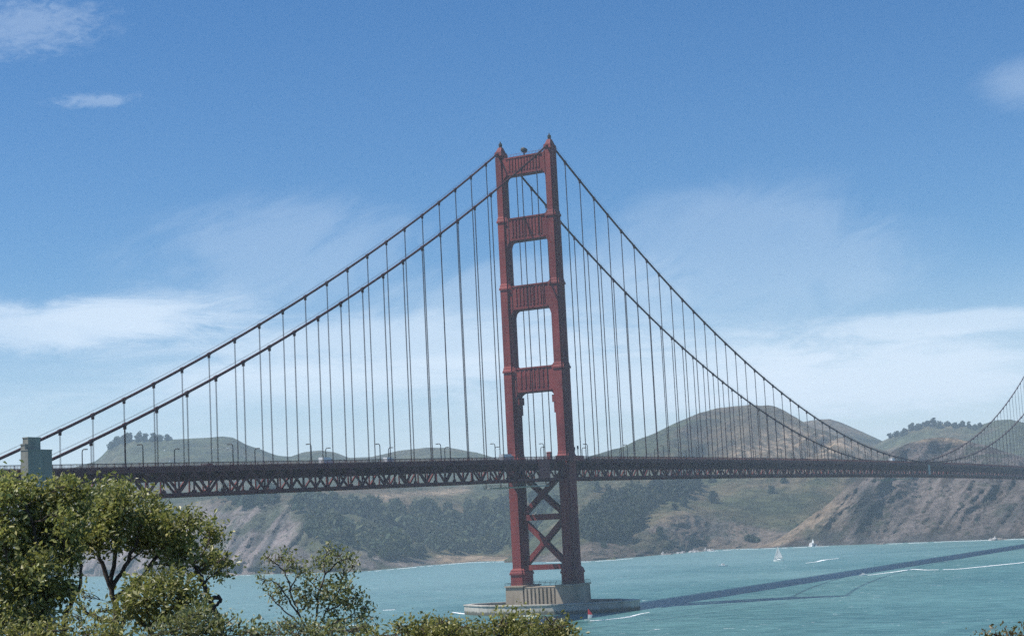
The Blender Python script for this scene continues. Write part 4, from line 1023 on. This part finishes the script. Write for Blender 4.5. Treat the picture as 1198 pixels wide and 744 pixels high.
# ------------------------------------------------------------------ near trees and bushes
def leaf_cloud(clumps, per, size, cols, seed, up_bias=.5, shell=.55, tufts=8):
    """clumps: (centre xyz, radius xyz); every leaf is a bent blade of two quads"""
    g_ = np.random.default_rng(seed); Vs = []; Cs = []; cols = np.array(cols)
    sub = []
    for c, r in clumps:                                              # every clump is a handful of smaller tufts
        r = np.array(r, float); c = np.asarray(c, float); d = g_.normal(size=(tufts, 3)); d[:, 2] += .2; d /= np.linalg.norm(d, axis=1)[:, None]
        for q_ in d: sub.append((c+q_*r*g_.uniform(.4, .85), r*g_.uniform(.26, .52)))
    for c, r in sub:
        r = np.array(r, float); n = max(7, int(1.9*per*(r[0]*r[1]+r[1]*r[2]+r[0]*r[2])/3))
        # leaves sit on little sprays scattered through the clump
        ns = max(4, n//14); d = g_.normal(size=(ns, 3)); d /= np.linalg.norm(d, axis=1)[:, None]
        rr_ = shell+(1-shell)*g_.random(ns)**.6; q = 1+.35*fbm(d*1.6+seed+c[0], 3)
        sp = np.asarray(c)+d*r*(rr_*q)[:, None]
        k = g_.integers(0, ns, n); P = sp[k]+g_.normal(size=(n, 3))*size*1.25
        ax = d[k]*.8+g_.normal(size=(n, 3))*.75+np.array((0, 0, .25)); ax /= np.linalg.norm(ax, axis=1)[:, None]
        nrm = g_.normal(size=(n, 3))*.7+np.array((0, 0, up_bias))+d[k]*.4
        sd_ = np.cross(ax, nrm); sd_ /= np.linalg.norm(sd_, axis=1)[:, None]+1e-9; nn = np.cross(sd_, ax)
        L_ = size*g_.uniform(.5, 1.5, n)[:, None]; Wd = L_*g_.uniform(.42, .6, n)[:, None]
        a = P-ax*L_*.5; m1 = P+sd_*Wd*.5+nn*L_*.10; m2 = P-sd_*Wd*.5+nn*L_*.10; b_ = P+ax*L_*.5
        Vs.append(np.stack([a, m1, b_, m2], 1).reshape(-1, 3))
        t_ = g_.random(n); base = cols[0]*(1-t_)[:, None]+cols[1]*t_[:, None]; y_ = g_.random(n) < .12
        base[y_] = cols[2]
        Cs.append(np.repeat(base*g_.uniform(.8, 1.2, n)[:, None]*g_.uniform(.6, 1.3), 4, 0))
    V = np.concatenate(Vs); C_ = np.concatenate(Cs); i = np.arange(0, len(V), 4)
    F = np.concatenate([np.stack([i, i+1, i+2], 1), np.stack([i, i+2, i+3], 1)])
    return V, F.tolist(), C_
GREENS = [(.14, .17, .05), (.42, .42, .145), (.55, .50, .22)]
LIGHTG = [(.14, .16, .05), (.35, .35, .12), (.60, .55, .27)]
YELLOWG = [(.14, .155, .045), (.36, .34, .11), (.6, .54, .25)]
GREYG = [(.14, .165, .07), (.33, .35, .16), (.5, .46, .3)]
def limb(mb, a, b_, r0, r1, rr, sag=.12):
    a, b_ = np.asarray(a), np.asarray(b_); L_ = np.linalg.norm(b_-a); n = 5; pts = []
    off = np.array((rr.uniform(-1, 1), rr.uniform(-1, 1), rr.uniform(-.3, .6)))*L_*sag
    for i in range(n+1):
        t_ = i/n; pts.append(a+(b_-a)*t_+off*math.sin(math.pi*t_)+np.array((rr.uniform(-1, 1), rr.uniform(-1, 1), rr.uniform(-1, 1)))*L_*.025*(0 < i < n))
    mb.tube(pts, [r0+(r1-r0)*i/n for i in range(n+1)], 6)
    return pts
def plant(name, label, cat, stems, clumps, D, cols, per, size, seed, group=None, twigs=3, r_base=.06, shell=.5, tufts=9):
    """stems: pixel polylines; clumps: (px, py, rpx, rpy, depth offset)"""
    sc = D/FPX*1.01; rr = random.Random(seed)
    b0 = at(stems[0][0][0], stems[0][0][1], D); zg = float(bluff_z(D, 0))-.15
    root = tag(empty(name, (b0[0], b0[1], zg)), label, cat, group); o3 = np.array((b0[0], b0[1], zg))
    mb = MB(); nodes = []
    fh = np.array((CF[0], CF[1], 0))/np.linalg.norm((CF[0], CF[1]))
    for s_ in stems:
        pts = [at(p[0], p[1], D)+fh*(p[2] if len(p) > 2 else 0) for p in s_]
        if s_[0][1] >= 744:                                           # stems that leave the frame go down to the ground
            g0 = pts[0].copy(); g0[2] = zg; g0[:2] = g0[:2]*.5+b0[:2]*.5; pts = [g0]+pts
        rs = np.linspace(r_base*(1.0 if s_[0][1] >= 744 else .6), r_base*.35, len(pts))
        # smooth the polyline
        P = []; R_ = []
        for i in range(len(pts)-1):
            for k in range(4):
                t_ = k/4; jig = np.array((rr.uniform(-1, 1), rr.uniform(-1, 1), rr.uniform(-1, 1)))*.02
                P.append(pts[i]*(1-t_)+pts[i+1]*t_+(jig if k else 0)); R_.append(rs[i]*(1-t_)+rs[i+1]*t_)
        P.append(pts[-1]); R_.append(rs[-1]); mb.tube([p-o3 for p in P], R_, 7)
        nodes += list(zip(P[2:], R_[2:]))
    cw = []
    for (x, y, rx, ry, dz) in clumps:
        c = at(x, y, D)+fh*dz; cw.append((c-o3, (rx*sc, max(rx, 8)*sc*1.05, ry*sc)))
        for k in range(twigs):
            lo = [nd for nd in nodes if nd[0][2] < c[2]+.05] or nodes
            nd = min(lo, key=lambda q_: np.linalg.norm(q_[0]-c)*rr.uniform(.8, 1.3))
            e = c+np.array((rr.uniform(-.6, .6)*rx*sc, rr.uniform(-.6, .6)*rx*sc, rr.uniform(-.3, .6)*ry*sc))
            r0 = min(nd[1]*.6, .018); pt = limb(mb, nd[0]-o3, e-o3, r0, .006, rr)
            nodes.append((pt[3]+o3, r0*.5))
            for j in range(3):
                e2 = e+np.array((rr.uniform(-1, 1)*rx*sc*.8, rr.uniform(-1, 1)*rx*sc*.8, rr.uniform(-.5, .9)*ry*sc)); limb(mb, pt[rr.randint(2, 5)], e2-o3, .007, .003, rr)
    mb.build('trunk' if cat == 'tree' else 'stems', M_BARK, root, True)
    V, F, C_ = leaf_cloud(cw, per, size, cols, seed, shell=shell, tufts=tufts)
    mesh_obj('crown' if cat == 'tree' else 'foliage', V, F, M_LEAF, root, False, C_)
    return root
rr = random.Random(5)
def j(lst, dz=.7): return [(x, y, a, b_, rr.uniform(-dz, dz)) for x, y, a, b_ in lst]
plant('broadleaf_tree', 'dense bushy green tree filling the left edge below the concrete pylon', 'tree',
      [[(44, 830), (46, 744), (50, 700), (46, 660), (40, 620), (30, 590)], [(48, 715), (66, 680), (76, 640), (70, 600)], [(45, 730), (20, 690), (8, 650), (4, 610)], [(50, 820), (72, 744), (78, 715), (92, 690), (96, 660)]],
      j([(15, 573, 34, 15), (58, 576, 28, 14), (85, 577, 14, 9), (-20, 580, 34, 18), (22, 600, 36, 20), (62, 603, 30, 20), (84, 612, 14, 16), (-12, 625, 36, 25), (30, 632, 34, 22), (68, 634, 24, 20), (12, 660, 34, 22), (52, 664, 28, 20), (82, 655, 12, 14),
         (-15, 690, 34, 26), (30, 694, 30, 22), (64, 694, 22, 18), (12, 722, 32, 20), (52, 726, 28, 16), (88, 690, 9, 12), (-30, 650, 30, 30)]), 27.0, GREENS, 2600, .085, 11)
plant('broadleaf_tree', 'spreading green tree with forked dark limbs beside the bushy left tree', 'tree',
      [[(140, 830), (138, 744), (136, 715), (131, 690), (122, 665), (112, 640), (108, 605)], [(131, 690), (146, 662), (160, 635), (168, 605)], [(133, 700), (150, 690), (172, 668), (190, 640), (215, 620)], [(129, 684), (134, 655), (136, 625), (134, 595)],
       [(137, 728), (118, 724), (100, 716), (96, 708)], [(140, 738), (152, 712), (150, 690)], [(262, 770), (258, 730), (246, 702), (238, 682), (232, 668), (222, 656)], [(246, 702), (256, 697), (258, 703), (250, 710)]],
      j([(128, 577, 26, 13), (150, 588, 26, 16), (112, 594, 16, 13), (138, 606, 34, 18), (172, 606, 22, 16), (104, 626, 18, 16), (128, 632, 24, 15), (160, 634, 28, 18), (196, 618, 24, 15), (222, 614, 22, 13), (240, 624, 16, 11), (190, 642, 26, 16),
         (218, 645, 24, 14), (242, 654, 16, 9), (262, 656, 11, 7), (176, 586, 12, 10), (205, 660, 16, 9), (250, 668, 9, 6), (232, 666, 12, 7), (98, 584, 9, 8)]), 29.0, GREENS, 2600, .085, 12, r_base=.07)
plant('shrub', 'yellow green shrub growing in front of the forked tree', 'shrub',
      [[(180, 800), (178, 744), (172, 715), (168, 690)], [(179, 738), (200, 712), (214, 692)], [(177, 740), (156, 716), (150, 700)]],
      j([(166, 688, 24, 15), (196, 686, 26, 15), (222, 692, 16, 13), (182, 706, 30, 16), (212, 712, 24, 15), (154, 712, 14, 11), (236, 704, 10, 9), (176, 726, 26, 14), (106, 700, 7, 6), (118, 716, 7, 6)], .4), 25.5, LIGHTG, 2300, .08, 13, r_base=.04)
plant('scrub_bush', 'greyish scrub bush at the bottom edge right of the yellow green shrub', 'shrub',
      [[(238, 800), (238, 750), (232, 734)], [(240, 752), (258, 736)], [(236, 752), (214, 738)]],
      j([(232, 722, 22, 13), (256, 728, 20, 12), (212, 734, 20, 12), (272, 738, 16, 9), (238, 740, 34, 12), (190, 740, 20, 10), (290, 744, 14, 6)], .4), 24.0, GREYG, 2300, .065, 14, r_base=.03, shell=.3)
plant('scrub_bush', 'low weedy bush along the bottom left edge under the trees', 'shrub',
      [[(70, 820), (72, 760), (76, 740)], [(72, 764), (100, 742)], [(71, 764), (40, 748)]],
      j([(66, 742, 28, 12), (102, 742, 24, 12), (134, 742, 20, 10), (34, 746, 26, 10), (84, 728, 16, 10), (150, 748, 20, 10), (4, 742, 22, 12)], .4), 22.0, YELLOWG, 2300, .065, 15, r_base=.03, shell=.3)
plant('open_shrub', 'open airy shrub with small leaf tufts standing against the water', 'shrub',
      [[(366, 800), (366, 744), (352, 722), (338, 700), (326, 684), (316, 676)], [(352, 722), (342, 700), (338, 680), (330, 666), (320, 656)], [(338, 692), (346, 676), (352, 668)], [(367, 744), (371, 712), (374, 690), (380, 672), (378, 656)], [(380, 672), (392, 660), (400, 654)],
       [(369, 738), (384, 712), (396, 692), (402, 672), (404, 656)], [(384, 714), (404, 702), (416, 698)], [(369, 740), (398, 724), (420, 716)], [(350, 730), (332, 714), (318, 700)]],
      j([(316, 653, 8, 5), (331, 652, 9, 6), (342, 656, 9, 7), (350, 664, 8, 6), (356, 671, 6, 5), (336, 666, 9, 7), (313, 679, 7, 6), (321, 689, 9, 5), (315, 698, 8, 5), (328, 703, 9, 5), (383, 645, 9, 5), (374, 656, 8, 6), (396, 651, 9, 5), (405, 654, 8, 5), (415, 661, 4, 3), (384, 658, 9, 6),
         (363, 682, 10, 8), (377, 686, 12, 8), (386, 694, 12, 8), (397, 688, 10, 7), (410, 686, 9, 7), (418, 700, 10, 7), (428, 713, 9, 6), (424, 724, 11, 8), (372, 700, 12, 8), (392, 706, 12, 8), (345, 692, 9, 6), (356, 698, 9, 7), (408, 706, 10, 7), (360, 708, 8, 6), (384, 715, 9, 6), (398, 726, 12, 7), (402, 672, 7, 4)], .3),
      26.0, GREYG, 3600, .06, 16, r_base=.022, twigs=2, shell=.1, tufts=6)
plant('scrub_bush', 'ragged olive scrub bush below the open airy shrub', 'shrub',
      [[(352, 800), (350, 756), (340, 738)], [(352, 758), (380, 738)], [(352, 760), (318, 744)]],
      j([(330, 738, 20, 10), (358, 736, 22, 12), (388, 738, 22, 11), (414, 740, 20, 9), (312, 744, 18, 8), (300, 742, 9, 9), (436, 738, 14, 8)], .4), 23.0, GREYG, 2300, .062, 17, r_base=.03, shell=.3)
plant('rounded_bush', 'rounded yellow green bush at the bottom between scrub and tower pier', 'shrub',
      [[(500, 810), (500, 752), (495, 736)], [(502, 756), (530, 738)], [(498, 756), (462, 742)]],
      j([(470, 738, 20, 10), (496, 734, 26, 12), (524, 734, 24, 12), (548, 738, 20, 10), (446, 744, 18, 7), (508, 746, 60, 12), (520, 728, 14, 8)], .4), 22.0, YELLOWG, 2800, .055, 18, r_base=.03, shell=.6)
plant('rounded_bush', 'largest rounded bush at the bottom in front of the pier fender', 'shrub',
      [[(610, 810), (610, 752), (606, 734)], [(612, 756), (640, 738)], [(608, 756), (578, 740)]],
      j([(582, 734, 20, 12), (604, 730, 24, 13), (628, 731, 24, 13), (648, 737, 18, 10), (664, 744, 12, 7), (612, 745, 58, 14), (566, 742, 16, 8)], .4), 21.0, YELLOWG, 2900, .055, 19, r_base=.03, shell=.6)
plant('scrub_bush', 'brownish bush tip at the bottom right corner', 'shrub',
      [[(1170, 810), (1168, 770), (1160, 750)], [(1170, 772), (1190, 752)]],
      j([(1146, 750, 18, 5), (1170, 747, 20, 5), (1194, 746, 18, 5), (1214, 746, 18, 6), (1162, 743, 5, 3)], .3), 19.0, [(.12, .085, .045), (.2, .15, .075), (.30, .24, .12)], 2800, .05, 20, r_base=.025, shell=.5)
